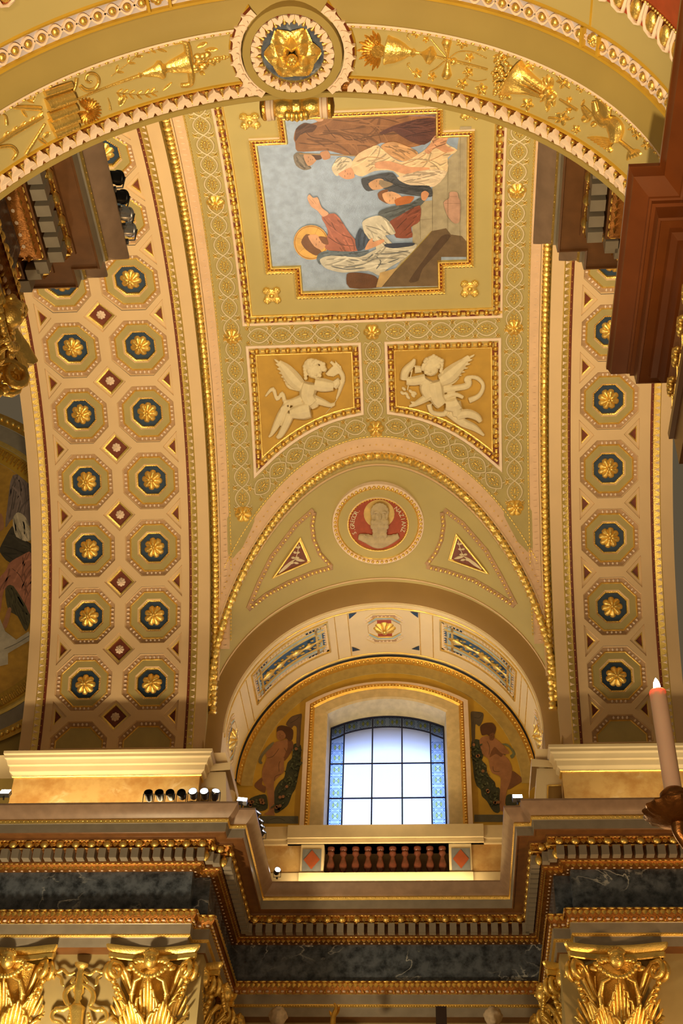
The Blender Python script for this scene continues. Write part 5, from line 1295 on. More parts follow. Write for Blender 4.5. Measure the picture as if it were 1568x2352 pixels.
SR_ = [('plinth', (92, 90, 78), [(400, 1850), (940, 1850), (940, 1965), (400, 1965)], [[(640, 1930), (700, 1880)]]),
       ('garland', GR, [(360, 690), (480, 680), (510, 800), (540, 930), (520, 1000), (590, 1080), (600, 1180), (640, 1260), (720, 1340), (740, 1420), (800, 1450), (800, 1800), (700, 1800), (600, 1640), (520, 1560), (500, 1460), (440, 1400), (400, 1270), (380, 1100), (360, 900)], []),
       ('garland', GR, [(900, 1560), (990, 1530), (1080, 1620), (1060, 1700), (900, 1720)], []),
       ('ribbon', (88, 74, 58), [(345, 250), (400, 235), (540, 260), (530, 380), (480, 470), (420, 440), (410, 700), (365, 700), (350, 400)], [[(400, 330), (480, 340), (520, 290)]]),
       ('flesh', SK2, [(980, 1160), (1140, 1270), (1150, 1330), (1060, 1390), (930, 1460), (940, 1330)], []),
       ('flesh', SK, [(480, 690), (560, 620), (700, 640), (830, 740), (930, 850), (940, 900), (850, 905), (930, 980), (980, 1080), (990, 1180), (960, 1350), (910, 1480), (880, 1700), (885, 1790), (805, 1780), (798, 1550), (815, 1300), (780, 1240), (680, 1200), (640, 1100), (620, 980), (530, 900)], [[(690, 1090), (710, 1170), (800, 1180)], [(720, 790), (800, 880), (900, 920)], [(600, 700), (640, 800), (630, 920)]]),
       ('flesh_shade', SK2, [(720, 790), (800, 870), (850, 905), (820, 950), (740, 900), (640, 960), (660, 880)], []),
       ('hair', HR, [(490, 480), (560, 420), (680, 415), (740, 490), (715, 600), (660, 640), (600, 600), (520, 610)], []),
       ('face', SK2, [(640, 600), (700, 570), (720, 640), (690, 690), (640, 680)], []),
       ('ribbon', (110, 116, 84), [(830, 745), (930, 750), (1040, 880), (1020, 950), (985, 975), (960, 930), (1000, 890), (940, 800)], [])]
wb_r = wall_boy('painted boy seen from behind with garland, knee bent outwards, on yellow', XC+2.7, cr, SR_, 1)
foliage([(430, 760), (450, 980), (500, 1150), (560, 1300), (640, 1480), (740, 1700)], [60, 70, 90, 110, 120, 80], 90, wb_r, cr1, 3)

# ------------------------------------------------------------------ parapet with balustrade below the window
YQ = 29.72; PQ = Plane(YQ); par_o = root('trim_14', (XC, YQ, 14.19), kind='structure')
pz = lambda y: at_y(888, y, YQ).z; Z = {k: pz(y) for k, y in dict(top=1904, capb=1941, bt=1948, bb=2002, base=2006, bot=2032).items()}
pxx = lambda u: at_y(600+u/2.703, 1970, YQ).x
BW = mat('buff_stone', (.72, .57, .32), .6, 0, .05, 3)
mb = MB(); XL, XRr = EX-A2+.02, EX+A2-.02
for (x0, x1, dy) in ((XL, XRr, 0), (pxx(160), pxx(1385), .07)):
    mb.box((x0, YQ-.16-dy, Z['capb']+.10), (x1, 30.5, Z['top'])); mb.box((x0, YQ-.08-dy, Z['capb']), (x1, 30.5, Z['capb']+.10))
mb.box((XL, YQ-.05, 14.0), (XRr, 30.4, Z['base'])); mb.box((pxx(240), YQ-.12, 14.0), (pxx(1310), 30.4, Z['base']-.03))
mb.build('parapet_rails', [BW], par_o, 0)
for u0, u1 in ((-40, 245), (1305, 1540)): MB().box((max(pxx(u0), XL), YQ, Z['base']), (min(pxx(u1), XRr), YQ+.4, Z['capb'])).build('parapet_panel', [HONEY], par_o, 0)
for u0, u1 in ((245, 388), (1165, 1305)):
    MB().box((pxx(u0), YQ-.05, Z['base']), (pxx(u1), YQ+.4, Z['capb'])).build('parapet_pier', [BW], par_o, 0)
    a, b = (pxx(u0+12), pxx(u0+128)) if u0 < 600 else (pxx(u0+15), pxx(u0+130)); z0, z1 = Z['bb']+.0, Z['bt']-.05
    MB().box((a, YQ-.07, z0), (b, YQ, z1)).build('inlay_ground', [mat('grey_inlay', (.20, .20, .19), .4)], par_o, 0)
    cx, cz = (a+b)/2, (z0+z1)/2; MB().prism([(cx, z0+.03), (b-.03, cz), (cx, z1-.03), (a+.03, cz)], lambda x, z: (x, YQ-.08, z), None).build('inlay_diamond', [mat('red_inlay', (.36, .08, .025), .35)], par_o, 0)
MB().grid([[(XC-2, YQ-.02, Z['capb']+.02), (XL, YQ-.02, Z['capb']+.02)], [(XC-2, YQ-.02, Z['capb']+.05), (XL, YQ-.02, Z['capb']+.05)]]).build('gold_line', [GOLD], par_o)
MB().box((pxx(388), YQ+.45, Z['base']), (pxx(1165), YQ+.5, Z['capb'])).build('balustrade_back', [mat('dim_brown', (.20, .11, .04), .6)], par_o, 0)
H = Z['capb']-Z['base']; bal = MB()
bal.lathe([(0, 0), (.085, 0), (.085, .06), (.05, .09), (.06, .13), (.095, .22), (.10, .30), (.07, .42), (.045, .52), (.05, .56), (.085, .60), (.085, .66), (.06, .70), (.09, .74), (.09, .80), (0, .80)], (0, 0, 0), 12)
bal_me = MB().add([(x, y, z*H/.80) for x, y, z in bal.v], bal.f, 0).mesh('baluster', [mat('red_marble', (.16, .045, .022), .25, 0, .2, 8)], 50)
x0, x1 = pxx(390), pxx(1163); n = 10
for k in range(n): place('baluster', bal_me, Matrix.Translation((lerp(x0, x1, (k+.5)/n), YQ+.14, Z['base'])), par_o)
# ------------------------------------------------------------------ ornament of the near arch
AF = Soffit(AXC, AZC, AR+.055)
AD = AR*math.pi/180
tg = MB()
prof = [(-.068, -.052), (-.062, -.01), (-.04, .022), (-.014, .036), (0, .066), (.014, .036), (.04, .022), (.062, -.01), (.068, -.052), (.02, -.05), (0, -.015), (-.02, -.05)]
tg.prism(prof, lambda x, y: (x, y, .030+.010*math.cos(x*20)), lambda x, y: (x*1.02, y*1.02, -.02), 0)
tg.v = [(x*1.06, y*1.1, z) for x, y, z in tg.v]
tongue_me = tg.mesh('leaf_tongue', [PINKW], 30)
dt = MB(); dt.lathe([(0, .05), (.018, .045), (.022, .03), (.010, .0), (.006, -.035), (.011, -.045), (0, -.055)], (0, 0, .012), 7, 0, Matrix.Rotation(-math.pi/2, 3, 'X'))
dart_me = dt.mesh('dart', [GOLD], 50)
mt0 = AS.uv(672, 118)                                  # centre of the crown medallion
n_ = 64
for k in range(n_):
    a = lerp(-88, 88, (k+.5)/n_)*AD
    if abs(a-mt0[0]) < .46: continue
    place('leaf_tongue', tongue_me, AS.M(a, 6.49, -.045), arch); place('dart', dart_me, AS.M(a+.0715, 6.48, -.035), arch)
bm_ = MB()
for k in range(132):
    a = lerp(-88, 88, (k+.5)/132)*AD
    if abs(a-mt0[0]) < .40: continue
    bm_.ball(AS.P(a, 5.905, -.018), (.024 if k % 2 else .012, .012, .014), 6, 4)
bm_.build('bead_row', [GOLD], arch, 60, kind='stuff')
# guilloche with gilded beads, interrupted by rosette blocks
PG = .1315; gu = MB()
for s in (-1, 1): gu.grid([[(x, s*(.060*math.cos(math.pi*x/PG))+dy, h) for dy, h in ((-.014, 0), (-.012, .022), (.012, .022), (.014, 0))] for x in frange(-PG/2-.01, PG/2+.01, 9)])
gui_me = gu.mesh('guilloche_link', [PINKW], 40)
gbd_me = MB().ball((0, 0, .015), (.036, .036, .032), 12, 8).mesh('guilloche_bead', [GOLD], 60)
blk = [AS.uv(1345, 72)[0]]; blk += [2*mt0[0]-blk[0], AS.uv(366, 2)[0]]
k = 0; a = -80*AD
while a < 80*AD:
    if min(abs(a-b) for b in blk) > .115:
        M = AS.M(a, 5.503, -.09); place('guilloche_link', gui_me, M, arch); place('guilloche_bead', gbd_me, M, arch)
    a += PG
rs_me = rosette_mesh('block_rosette', .062, 4, .035)
for b in blk:
    for e in (-1, 1): MB().box((-.012, -.085, -.01), (.012, .085, .05)).build('block_fillet', [YELLOW], arch).matrix_basis = AS.M(b+e*.095, 5.503, -.09)
    place('block_rosette', rs_me, AS.M(b, 5.503, -.085), arch)
    MB().box((-.006, -.14, 0), (.006, .14, .012)).build('panel_joint', [YELLOW], arch).matrix_basis = AS.M(b, 5.23, -.045)
eg = MB(); eg.ball((0, 0, .02), (.062, .085, .045), 10, 7, 0)
eg.tube([(-.10, .10, .01), (-.092, .0, .035), (-.06, -.085, .03), (0, -.11, .02), (.06, -.085, .03), (.092, 0, .035), (.10, .10, .01)], .018, 6, 1)
big_egg = eg.mesh('egg_ornament', [GOLD, PINKW], 60)
a = -80*AD
while a < 80*AD: place('egg_ornament', big_egg, AS.M(a, 4.985, -.04), arch); a += .215
bb = MB(); [bb.ball(AS.P(lerp(-80, 80, k/230)*AD, 4.885, -.02), .014, 5, 3) for k in range(231)]
bb.build('bead_row', [GOLD], arch, 60, kind='stuff')
# crown medallion: wheel of tongues, blue ground, lush rosette
medc = root('crown_medallion', AS.P(mt0[0], mt0[1], 0), 'large gilded rosette on blue marble ringed by white tongues, at the arch crown', 'rosette')
def polar(r, t, h): return AS.P(mt0[0]+r*math.cos(t), mt0[1]+r*math.sin(t), h)
mb = MB(); n = 56
def pr_ring(rs, mis):
    rows = [[polar(r, 2*math.pi*k/n, h) for k in range(n)] for r, h in rs]
    for i in range(len(rows)-1): mb.grid([rows[i], rows[i+1]], mis[i], True)
pr_ring([(.455, -.06), (.455, .05), (.385, .05), (.38, .025), (.30, .015), (.295, .03), (.285, .008), (.001, .008)], [0, 0, 0, 1, 2, 2, 3])
mb.build('medallion_ground', [OLIVED, RED, GOLD, veined('blue_grey_marble', (.13, .16, .22), (.05, .06, .09), (.4, .43, .5), .2, 6, 4)], medc, 30)
for k in range(22):
    t = 2*math.pi*(k+.5)/22; p = polar(.335, t, .02); tn = polar(.335, t+.02, .02)-p; nn = AS.N(mt0[0])
    M = frame(p, -tn, nn); M2 = M @ Matrix.Diagonal((.72, .72, 1, 1)); place('leaf_tongue', tongue_me, M2, medc)
    t2 = t+math.pi/22; p = polar(.325, t2, .03); tn = polar(.325, t2+.02, .03)-p; place('dart', dart_me, frame(p, -tn, nn) @ Matrix.Diagonal((.8, .8, .8, 1)), medc)
MA = AS.M(mt0[0], mt0[1], .005)
rs = MB()
for ring, (npet, r0, r1, hh, off) in enumerate(((6, .05, .258, .085, 0), (6, .04, .175, .125, .52))):
    for k in range(npet):
        an = 2*math.pi*k/npet+off; rows = []
        for t in frange(0, 1, 8):
            r = lerp(r0, r1, t); wd = (r1-r0)*.60*math.sin(math.pi*(t*.80+.16))+.004; up = hh*math.sin(math.pi*(.15+.75*t))+(.02 if ring else 0)
            rows.append([(r*math.cos(an)-s*wd*math.sin(an), r*math.sin(an)+s*wd*math.cos(an), up*(1-.55*abs(s)**1.5)+.012*math.cos(6*s)) for s in frange(-1, 1, 9)])
        rs.grid(rows)
rs.ball((0, 0, .13), (.05, .05, .045), 10, 6)
for k in range(6): rs.ball((.03*math.cos(k*1.047), .03*math.sin(k*1.047), .165), .016, 6, 4)
place('rosette', rs.mesh('rosette', [GOLD], 60), MA, medc)
# tongue fans in the four corners between the medallion and the relief fields
for sx in (-1, 1):
    mb = MB(); rows = []
    for t in frange(-.92, .92, 13):
        rows.append([polar(r, (0 if sx > 0 else math.pi)+t, h) for r, h in ((.465, .0), (.47, .015), (.545, .01), (.56, -.02), (.57, -.05))])
    mb.grid(rows, [0, 0, 1, 2]); mb.build('fan_border', [PINKW, RED, YELLOW], medc, 30)
    for t in frange(-.75, .75, 8):
        th = (0 if sx > 0 else math.pi)+t; p = polar(.52, th, .0); tn = polar(.52, th+.02, 0)-p; place('leaf_tongue', tongue_me, frame(p, tn, AS.N(mt0[0])) @ Matrix.Diagonal((.75, .75, .8, 1)), medc)

# ------------------------------------------------------------------ gilded reliefs on the arch, each its own thing
MPA = .0041
def gilt(name, px0, label): return root(name, AF.px(*px0, 0), label, 'relief', None)
R_ = lambda hs=1.0: Relief(AF, MPA, hs)
cA = lambda u, v: (u/5.227, 60+v/5.227); cB = lambda u, v: (280+u/5.227, 20+v/5.227)
cD = lambda u, v: (790+u/4.75, 30+v/4.75); cE = lambda u, v: (1090+u/3.92, 80+v/3.92)
def sprig(r, path, n, L, wd, both=True):
    pts, _ = spline(path, 1, 6); r.tube(path, .9, 1.5, 5); m = len(pts)
    for k in range(n):
        i = int((k+.6)/n*(m-2)); p, q = Vector(pts[i]), Vector(pts[i+1]); d = (q-p).normalized(); nn = Vector((-d.y, d.x))
        for s in ((1, -1) if both else ((-1)**k,)):
            e = p+d*L*.75+nn*s*L*.65; r.leaf(tuple(p+nn*s*1.5), tuple(e), wd, 3.0)
# torch
o = gilt('torch_relief', (440, 140), 'gilded relief of a flaming torch with a wide scrolled rim, beside the rosette')
r = R_(); r.tube([cA(890, 885), cA(1250, 740), cB(-60, 890), cB(200, 800)], [2, 2.6, 3, 4], 2); r.build('torch_staff', [GOLD], o)
r = R_(.8); r.turned(cB(190, 805), cB(800, 635), [(0, 3), (.03, 7), (.08, 4), (.12, 6), (.2, 9), (.34, 14), (.43, 22), (.49, 20), (.52, 11), (.58, 10), (.66, 15), (.8, 19), (.92, 23), (1, 27), (1.02, 10)], 0, 16); r.build('torch_cup', [GOLD], o)
r = R_(.8); r.tube([cB(620, 405), cB(700, 385), cB(770, 420), cB(800, 620), cB(830, 830), cB(800, 900), cB(700, 910)], [4, 5.5, 8, 10, 8, 6, 4.5], 6); r.build('torch_rim', [GOLD], o)
r = R_(.8); random.seed(2)
for k in range(26):
    t = k/25; r.ball((lerp(447, 522, t)+random.uniform(-3, 3), lerp(137, 131, t)+random.uniform(-1, 1)*22*(1-t)**.8), (lerp(9, 3, t)*1.3, lerp(8, 3, t), lerp(9, 3, t)), 5*(1-t), 0, random.uniform(-.5, .5))
for e in ((452, 108, 476, 97), (458, 165, 470, 170), (470, 115, 500, 112)): r.leaf(e[:2], e[2:], 12, 6)
r.build('torch_flame', [GOLD], o)
r = R_(); sprig(r, [cA(1330, 600), cB(110, 620), cB(250, 500), cB(400, 470)], 5, 17, 7); r.leaf(cB(410, 480), cB(540, 515), 8, 3)
sprig(r, [cA(1390, 800), cB(60, 1020), cB(240, 1030), cB(430, 990)], 6, 16, 6); r.leaf(cB(490, 980), cB(600, 880), 7, 3)
r.leaf(cA(1430, 950), cA(1500, 830), 18, 5); r.tube([cA(1320, 1000), cA(1310, 920), cA(1290, 860)], [3, 1.5, 1], 2)
r.build('torch_sprays', [GOLD], o)
# scroll bundle with fan and crook
o = gilt('scroll_bundle_relief', (140, 250), 'gilded relief of stacked rolls with a ribbed fan and a spiral crook')
r = R_(.9)
for a, b, rad in (((515, 800), (850, 690), 8), ((545, 935), (865, 825), 15), ((575, 1085), (895, 960), 12), ((590, 1190), (905, 1065), 15), ((640, 1290), (920, 1170), 9)): r.tube([cA(*a), cA(*b)], rad, 8, 14)
r.build('rolls', [GOLD], o, 40)
r = R_(.9); c = cA(1040, 1015)
for k in range(20):
    an = -2.2+k*.262; r.leaf((c[0]+4*math.cos(an), c[1]+4*math.sin(an)), (c[0]+33*math.cos(an), c[1]+31*math.sin(an)), 9, 7)
r.ball(c, 5, 5); r.build('fan', [GOLDD], o, 40)
r = R_(.9); c = cA(1075, 640); r.tube([(c[0]+rr*math.cos(t), c[1]+rr*math.sin(t)) for t, rr in [(2.6-.42*k, 27-1.25*k) for k in range(20)]], [4.6-.12*k for k in range(20)], 4); r.tube([cA(870, 790), cA(900, 700), cA(910, 620)], [3, 4, 4.5], 4); r.build('crook', [GOLD], o)
r = R_(.9); r.tube([cA(-60, 1420), cA(200, 1250), cA(500, 1085)], [4, 6, 4], 4)
for k in range(9): r.leaf(cA(40+50*k, 1350-28*k), cA(90+52*k, 1260-30*k+40*(k % 2)), 8, 5)
r.tube([cA(300, 1540), cA(420, 1350), cA(530, 1170)], [4, 3.5, 3], 3); r.tube([cA(70, 1180), cA(60, 1090), cA(30, 1060)], [4, 3, 2], 3); r.tube([cA(-20, 1450), cA(120, 1440), cA(190, 1520), cA(140, 1600)], [4, 4.5, 4, 3], 3)
r.tube([cA(150, 970), cA(300, 975), cA(480, 985)], [4, 6, 6], 3); r.leaf(cA(390, 900), cA(430, 780), 9, 4); r.leaf(cA(400, 920), cA(290, 860), 9, 4); r.leaf(cA(320, 1090), cA(250, 990), 9, 4); r.leaf(cA(520, 1340), cA(590, 1270), 14, 5); r.leaf(cA(450, 1340), cA(570, 1420), 12, 4)
r.build('sprays', [GOLD], o)
# chalice with host and rays
o = gilt('chalice_relief', (900, 115), 'gilded relief of a chalice with a lettered host and fan of rays')
r = R_(.8); r.turned(cD(462, 395), cD(840, 440), [(0, 33), (.02, 34), (.1, 31), (.3, 27), (.5, 19), (.68, 9), (.74, 8), (.78, 11), (.82, 8), (.88, 4), (1, 4)], 0, 18)
r.turned(cD(840, 440), cD(1010, 465), [(0, 4), (.15, 7), (.3, 12), (.5, 20), (.7, 21), (.85, 12), (1, 4)], 0, 14); r.build('chalice_cup', [GOLD], o)
r = R_(); c = cD(400, 405)
for k in range(15):
    an = math.radians(100+k*11.5); L = 54 if k % 2 else 45; r.leaf((c[0]+12*math.cos(an), c[1]+12*math.sin(an)), (c[0]+L*math.cos(an), c[1]+L*math.sin(an)*.92), 10, 5)
r.build('rays', [GOLDD], o, 40)
r = R_(); c = cD(378, 408); r.plate(circ(c[0], c[1], 16, 15), 0, 5); r.build('host', [GOLDD], o, 30)
r = R_()
for dx in (-7, -4.5): pass
for seg in ([(-9, -4), (-9, 4)], [(-5, -4), (-5, 4)], [(-5, 0), (0, 0)], [(0, -4), (0, 4)], [(9, -4), (5, -4), (5, 0), (9, 0), (9, 4), (5, 4)]): r.stroke([(c[0]+x, c[1]+y) for x, y in seg], 1.8, 6.2)
r.build('host_letters', [GOLD], o, 0)
r = R_(); r.tube([cD(1000, 468), cD(1300, 540), cD(1570, 610)], [3, 3, 2.5], 3); r.tube([cD(950, 280), cD(1040, 390), cD(1110, 470)], 1.2, 2); r.tube([cD(940, 640), cD(1020, 590), cD(1110, 510)], 1.8, 2); r.tube([cD(1150, 490), cD(1250, 420), cD(1400, 420), cD(1560, 490)], 1.2, 2)
for tip in ((1120, 270), (1120, 720)): r.turned(cD(1130, 490), cD(*tip), [(0, 2), (.3, 5), (.6, 9), (.8, 12), (.95, 8), (1, 2)], 0, 10)
r.ball(cD(1200, 520), 8, 3)
def vleaf(r, c, R, rot=0, mi=0):
    for k in range(5): an = rot+k*1.2566; r.leaf(c, (c[0]+R*math.cos(an), c[1]+R*math.sin(an)), R*.75, 4, mi)
    r.ball(c, R*.22, 4, mi)
for u, v, R, q in ((790, 215, 12, .3), (910, 195, 11, 1.2), (895, 285, 8, .3), (1290, 330, 14, .5), (1505, 350, 15, 1.0), (1370, 480, 11, .2), (800, 655, 12, .8), (960, 690, 11, .1), (1355, 645, 13, .6), (1290, 770, 14, .2), (1500, 830, 15, .9)): vleaf(r, cD(u, v), R, q)
r.tube([cD(715, 290), cD(690, 240), cD(740, 200)], 1.2, 2); r.tube([cD(720, 540), cD(690, 560), cD(760, 650)], 1.2, 2); r.tube([cD(1320, 700), cD(1450, 740), cD(1560, 720)], 1.1, 2)
r.build('vine', [GOLD], o)
# cornucopia with grapes
o = gilt('cornucopia_relief', (1200, 180), 'gilded relief of a fluted horn spilling grapes, tied with a bow')
r = R_(.8); r.turned(cE(345, 375), cE(655, 520), [(0, 44), (.03, 46), (.08, 40), (.25, 32), (.55, 23), (.85, 16), (1, 11)], 0, 18); 
for k in range(5): r.tube([cE(380+6*k, 290+45*k), cE(640, 470+18*k)], [4, 2], 26-abs(k-2)*4)
r.build('horn', [GOLD], o)
r = R_(.9); random.seed(8)
for k in range(70):
    t = random.random(); a = random.uniform(0, 6.28); rr = random.random()**.6; c = cE(245+85*rr*math.cos(a), 370+(200)*rr*math.sin(a)); r.ball(c, random.uniform(3.5, 7), 10*(1-rr)+3, 0, 0, 8, 5)
r.leaf(cE(260, 200), cE(350, 150), 16, 6); r.leaf(cE(230, 200), cE(170, 190), 12, 5); r.leaf(cE(280, 550), cE(330, 580), 14, 5); r.build('grapes', [GOLD], o)
r = R_(.9)
for e in ((620, 380), (660, 355), (700, 380), (600, 600), (650, 640), (660, 690), (720, 640), (740, 560)): r.leaf(cE(665, 500), cE(*e), 16, 7)
r.ball(cE(668, 500), 9, 7); r.ball(cE(705, 550), 10, 7); r.build('bow', [GOLD], o)
r = R_()
for u, v, R, q in ((512, 262, 15, .2), (475, 625, 16, .3), (805, 425, 17, .8), (790, 750, 18, .1), (855, 580, 7, 0), (850, 675, 7, 0)): vleaf(r, cE(u, v), R, q)
r.tube([cE(700, 310), cE(740, 350), cE(790, 410), cE(860, 480)], [3, 3, 2, 2], 2); r.tube([cE(670, 745), cE(740, 750), cE(840, 765), cE(900, 745)], [3, 3, 1.5, 1], 2); r.tube([cE(770, 575), cE(850, 625), cE(930, 675)], [2, 3, 3], 3); r.build('sprays', [GOLD], o)
# bird
o = gilt('bird_relief', (1400, 285), 'gilded relief of a bird with raised wing and fanned tail, above the cornice')
r = R_(.8); r.tube([cE(1085, 590), cE(1110, 700), cE(1180, 780), cE(1250, 780), cE(1290, 850), cE(1280, 960)], [5, 8, 12, 15, 17, 10], 6); r.ball(cE(1085, 800), 7, 5); r.fused('bird_body', [GOLD], o, .008)
r = R_(.9)
for k in range(7): r.tube([cE(1045+10*k, 500+8*k), cE(1120+14*k, 560+12*k), cE(1160+10*k, 680), cE(1170+8*k, 750)], [2, 5, 6, 4], 4+k*.4)
r.build('wing', [GOLD], o)
r = R_(.9)
for k in range(8): r.leaf(cE(1270-8*k, 960+8*k), cE(1020+30*k, 920+20*k), 13, 6)
r.build('tail', [GOLD], o, 40)
r = R_(.9); r.leaf(cE(960, 640), cE(990, 580), 8, 4); r.tube([cE(985, 640), cE(1020, 690), cE(1060, 740)], [4, 7, 8], 5); r.ball(cE(1020, 745), 10, 5); r.build('bud', [GOLD], o)
for u, v in ((960, 480), (915, 850)): r = R_(.9); vleaf(r, cE(u, v), 11, .4); r.build('leaf_cluster', [GOLD], o)
r = R_(.9); r.tube([cE(1300, 940), cE(1400, 1020), cE(1440, 1060)], [4, 4, 6], 4)
for k in range(5): r.leaf(cE(1400+12*k, 1030), cE(1380+30*k, 1130-12*k), 12, 5)
r.build('flower_spray', [GOLD], o)
for u, v in ((1430, 840), (1470, 900), (1550, 990)): r = R_(.9); vleaf(r, cE(u, v), 12, .4); r.build('leaf_cluster', [GOLD], o)
# keystone console hanging on the far face
kc = at_y(682, 246, 6.86); key = root('keystone_console', (kc.x, 6.86, kc.z), 'gilded scroll console with white collars hanging at the arch crown', 'console')
wK = 83*kc.length/F
K_ = lambda prof, mi=0: MB().lathe(prof, (0, 0, 0), 20, mi, Matrix.Rotation(math.pi/2, 3, 'Y'))
def kpart(nm, prof, m):
    mb = K_(prof); mb.v = [(x+kc.x, y+kc.y, z+kc.z) for x, y, z in mb.v]; mb.build(nm, [m], key)
for s in (-1, 1):
    z = lambda t: s*t*wK
    kpart('bulb', [(.0, z(.02)), (.05, z(.03)), (.085, z(.15)), (.105, z(.32)), (.10, z(.45)), (.085, z(.56)), (.08, z(.60))], GOLD)
    kpart('collar', [(.08, z(.60)), (.115, z(.61)), (.115, z(.66)), (.10, z(.67)), (.115, z(.69)), (.12, z(.80)), (.10, z(.82))], PINKW)
    kpart('end_boss', [(.10, z(.82)), (.115, z(.84)), (.115, z(.90)), (.08, z(.97)), (.0, z(1.0))], GOLDD)
kpart('band', [(.0, -.05), (.10, -.05), (.118, -.03), (.118, .03), (.10, .05), (0, .05)], GOLD)
mb = MB()
for k in range(-2, 3): mb.ball((kc.x+k*.045, kc.y+.02, kc.z-.10-.012*(2-abs(k))), (.035, .06, .05), 8, 5)
mb.build('leaf_drop', [GOLD], key)
mb = MB(); mb.box((kc.x-.25, 6.6, kc.z), (kc.x+.25, 6.86, kc.z+.25)); mb.build('block', [OLIVED], key, 0)
# gilded leaves on the impost frieze
lf = MB()
for k in range(5):
    an = math.radians(-60+30*k); lf.ball((.0+.06*math.sin(an), .02, .03+.07*math.cos(an)), (.028, .03, .055), 6, 4, 0, Matrix.Rotation(-an, 3, 'Y'))
lf.ball((0, .03, .02), .03, 6, 4); lf.tube([(-.12, .012, -.05), (-.05, .02, -.10), (0, .02, -.04), (.05, .02, -.10), (.12, .012, -.05)], .014, 5)
lfm = lf.mesh('frieze_leaf', [GOLD], 60)
for f in along(imp_path[::-1], 0, 7.17, .27, None, .5, lambda x, y: y > 3.4):
    place('frieze_leaf', lfm, Matrix(((f[1].x, f[2].x, 0, f[0].x), (f[1].y, f[2].y, 0, f[0].y), (0, 0, 1, f[0].z), (0, 0, 0, 1))), imp_r)
# ------------------------------------------------------------------ gilded Corinthian capitals on their columns
def leaf_mesh(name, H, W, out, curl):
    """acanthus leaf: fluted ribs fanning from the base, tips rolled outwards"""
    mb = MB()
    for j, s in enumerate(frange(-1, 1, 7)):
        L = H*(1-.34*abs(s)**1.3); pts = []; rad = []
        for i in range(10):
            t = i/9; k = max(0, (t-.62)/.38)
            x = s*W*(.45+.75*math.sin(math.pi*min(1, t*.75+.12)))+s*.04*math.sin(k*3)
            y = out*t**1.5+.05*(1-abs(s))+curl*math.sin(k*math.pi*.58); z = L*(t if k == 0 else .62+.38*math.sin(k*math.pi*.60)*.92)
            pts.append((x, y, z)); rad.append(W*(.26 if i < 7 else .26-.06*(i-6))*(1.15 if s == 0 else 1))
        mb.tube(pts, rad, 6)
    for s in (-1, 1):
        for t in (.35, .55, .72): mb.ball((s*W*1.15, out*t+.03, H*t*.9), (W*.26, W*.2, W*.34), 6, 4)
    return mb.mesh(name, [GOLD], 70)
L1, L2 = leaf_mesh('acanthus_leaf', .80, .20, .12, .20), leaf_mesh('acanthus_leaf', 1.22, .17, .20, .24)
BELL = MB().lathe([(.60, -2.0), (.66, -1.98), (.66, -1.93), (.58, -1.90), (.57, -1.2), (.60, -.8), (.68, -.45), (.76, -.28), (.72, -.26)], (0, 0, 0), 28).mesh('capital', [GOLDD], 40)
def abacus_mesh(h):
    mb = MB(); n = 9; prof = [(.90, -.28), (.93, -.26), (.94, -.17), (.90, -.15), (.97, -.10), (1.0, -.03), (1.0, 0), (.2, 0)]
    rows = []
    for k, z in prof:
        row = []
        for s in range(4):
            a = s*math.pi/2
            for i in range(n):
                t = -1+2*i/n*1.0
                x, y = t*h*k*.93, -h*k*(.80+.20*t*t) if True else 0
                row.append((x*math.cos(a)-y*math.sin(a), x*math.sin(a)+y*math.cos(a), z))
            row.append((h*k*math.cos(a)*.97-(-h*k*.97)*math.sin(a), h*k*math.sin(a)*.97+(-h*k*.97)*math.cos(a), z))
        rows.append(row)
    return mb.grid(rows, 0, True).mesh('abacus', [GOLD], 35)
ABA = abacus_mesh(1.02)
vo = MB()
for s in (-1, 1):
    pts = [(s*.03, .50, -1.05), (s*.05, .66, -.80), (s*.07, .86, -.50), (s*.07, 1.04, -.34)]
    for k in range(13): t = .9-k*.55; rr = .20-.0135*k; pts.append((s*(.07+.005*k), 1.12+rr*math.cos(t)*.9, -.52+rr*math.sin(t)))
    vo.tube(pts, [.035, .045, .055, .06]+[.06-.002*k for k in range(13)], 7)
for k in range(4): vo.ball((0, 1.10-.06*k, -.72-.10*k), (.07, .07, .06), 6, 4)
VOL = vo.mesh('volute', [GOLD], 60)
ch = MB(); ch.ball((0, -.98, -.36), (.15, .15, .18), 12, 8); ch.ball((0, -.96, -.24), (.16, .15, .12), 10, 6)
for k in range(7): ch.ball((.13*math.cos(.45*k+.2), -.99, -.24+.10*math.sin(.45*k+.2)), .05, 6, 4)
ch.ball((0, -1.13, -.38), (.025, .03, .04), 6, 4)
for s in (-1, 1):
    ch.ball((s*.055, -1.11, -.34), (.022, .012, .012), 6, 4)
    for k in range(5): ch.ball((s*(.18+.07*k), -.93+.01*k, -.34+.02*k-.015*k*k), (.085, .045, .05), 7, 4, 0, Matrix.Rotation(s*-.4, 3, 'Y'))
CHR = ch.mesh('cherub_head', [GOLD], 60)
ga = MB()
for k in range(13): t = -1+2*k/12; ga.ball((t*.40, -.95-.03*(1-t*t), -.44-.26*(1-t*t)), (.06, .055, .06), 6, 4)
GAR = ga.mesh('garland', [GOLD], 60)
cau = MB()
for s in (-1, 1):
    cau.tube([(s*.34, -.62, -1.25), (s*.36, -.72, -.95), (s*.30, -.86, -.74), (s*.16, -.92, -.70)], [.05, .06, .05, .03], 7)
    cau.ball((s*.36, -.70, -.98), (.08, .08, .05), 7, 4)
CAU = cau.mesh('caulicole', [GOLD], 60)
KHAKI = MATS['khaki_wall']; SHAFT = veined('rose_brown_marble', (.36, .18, .10), (.22, .09, .05), (.5, .35, .24), .25, 2, 1.5)
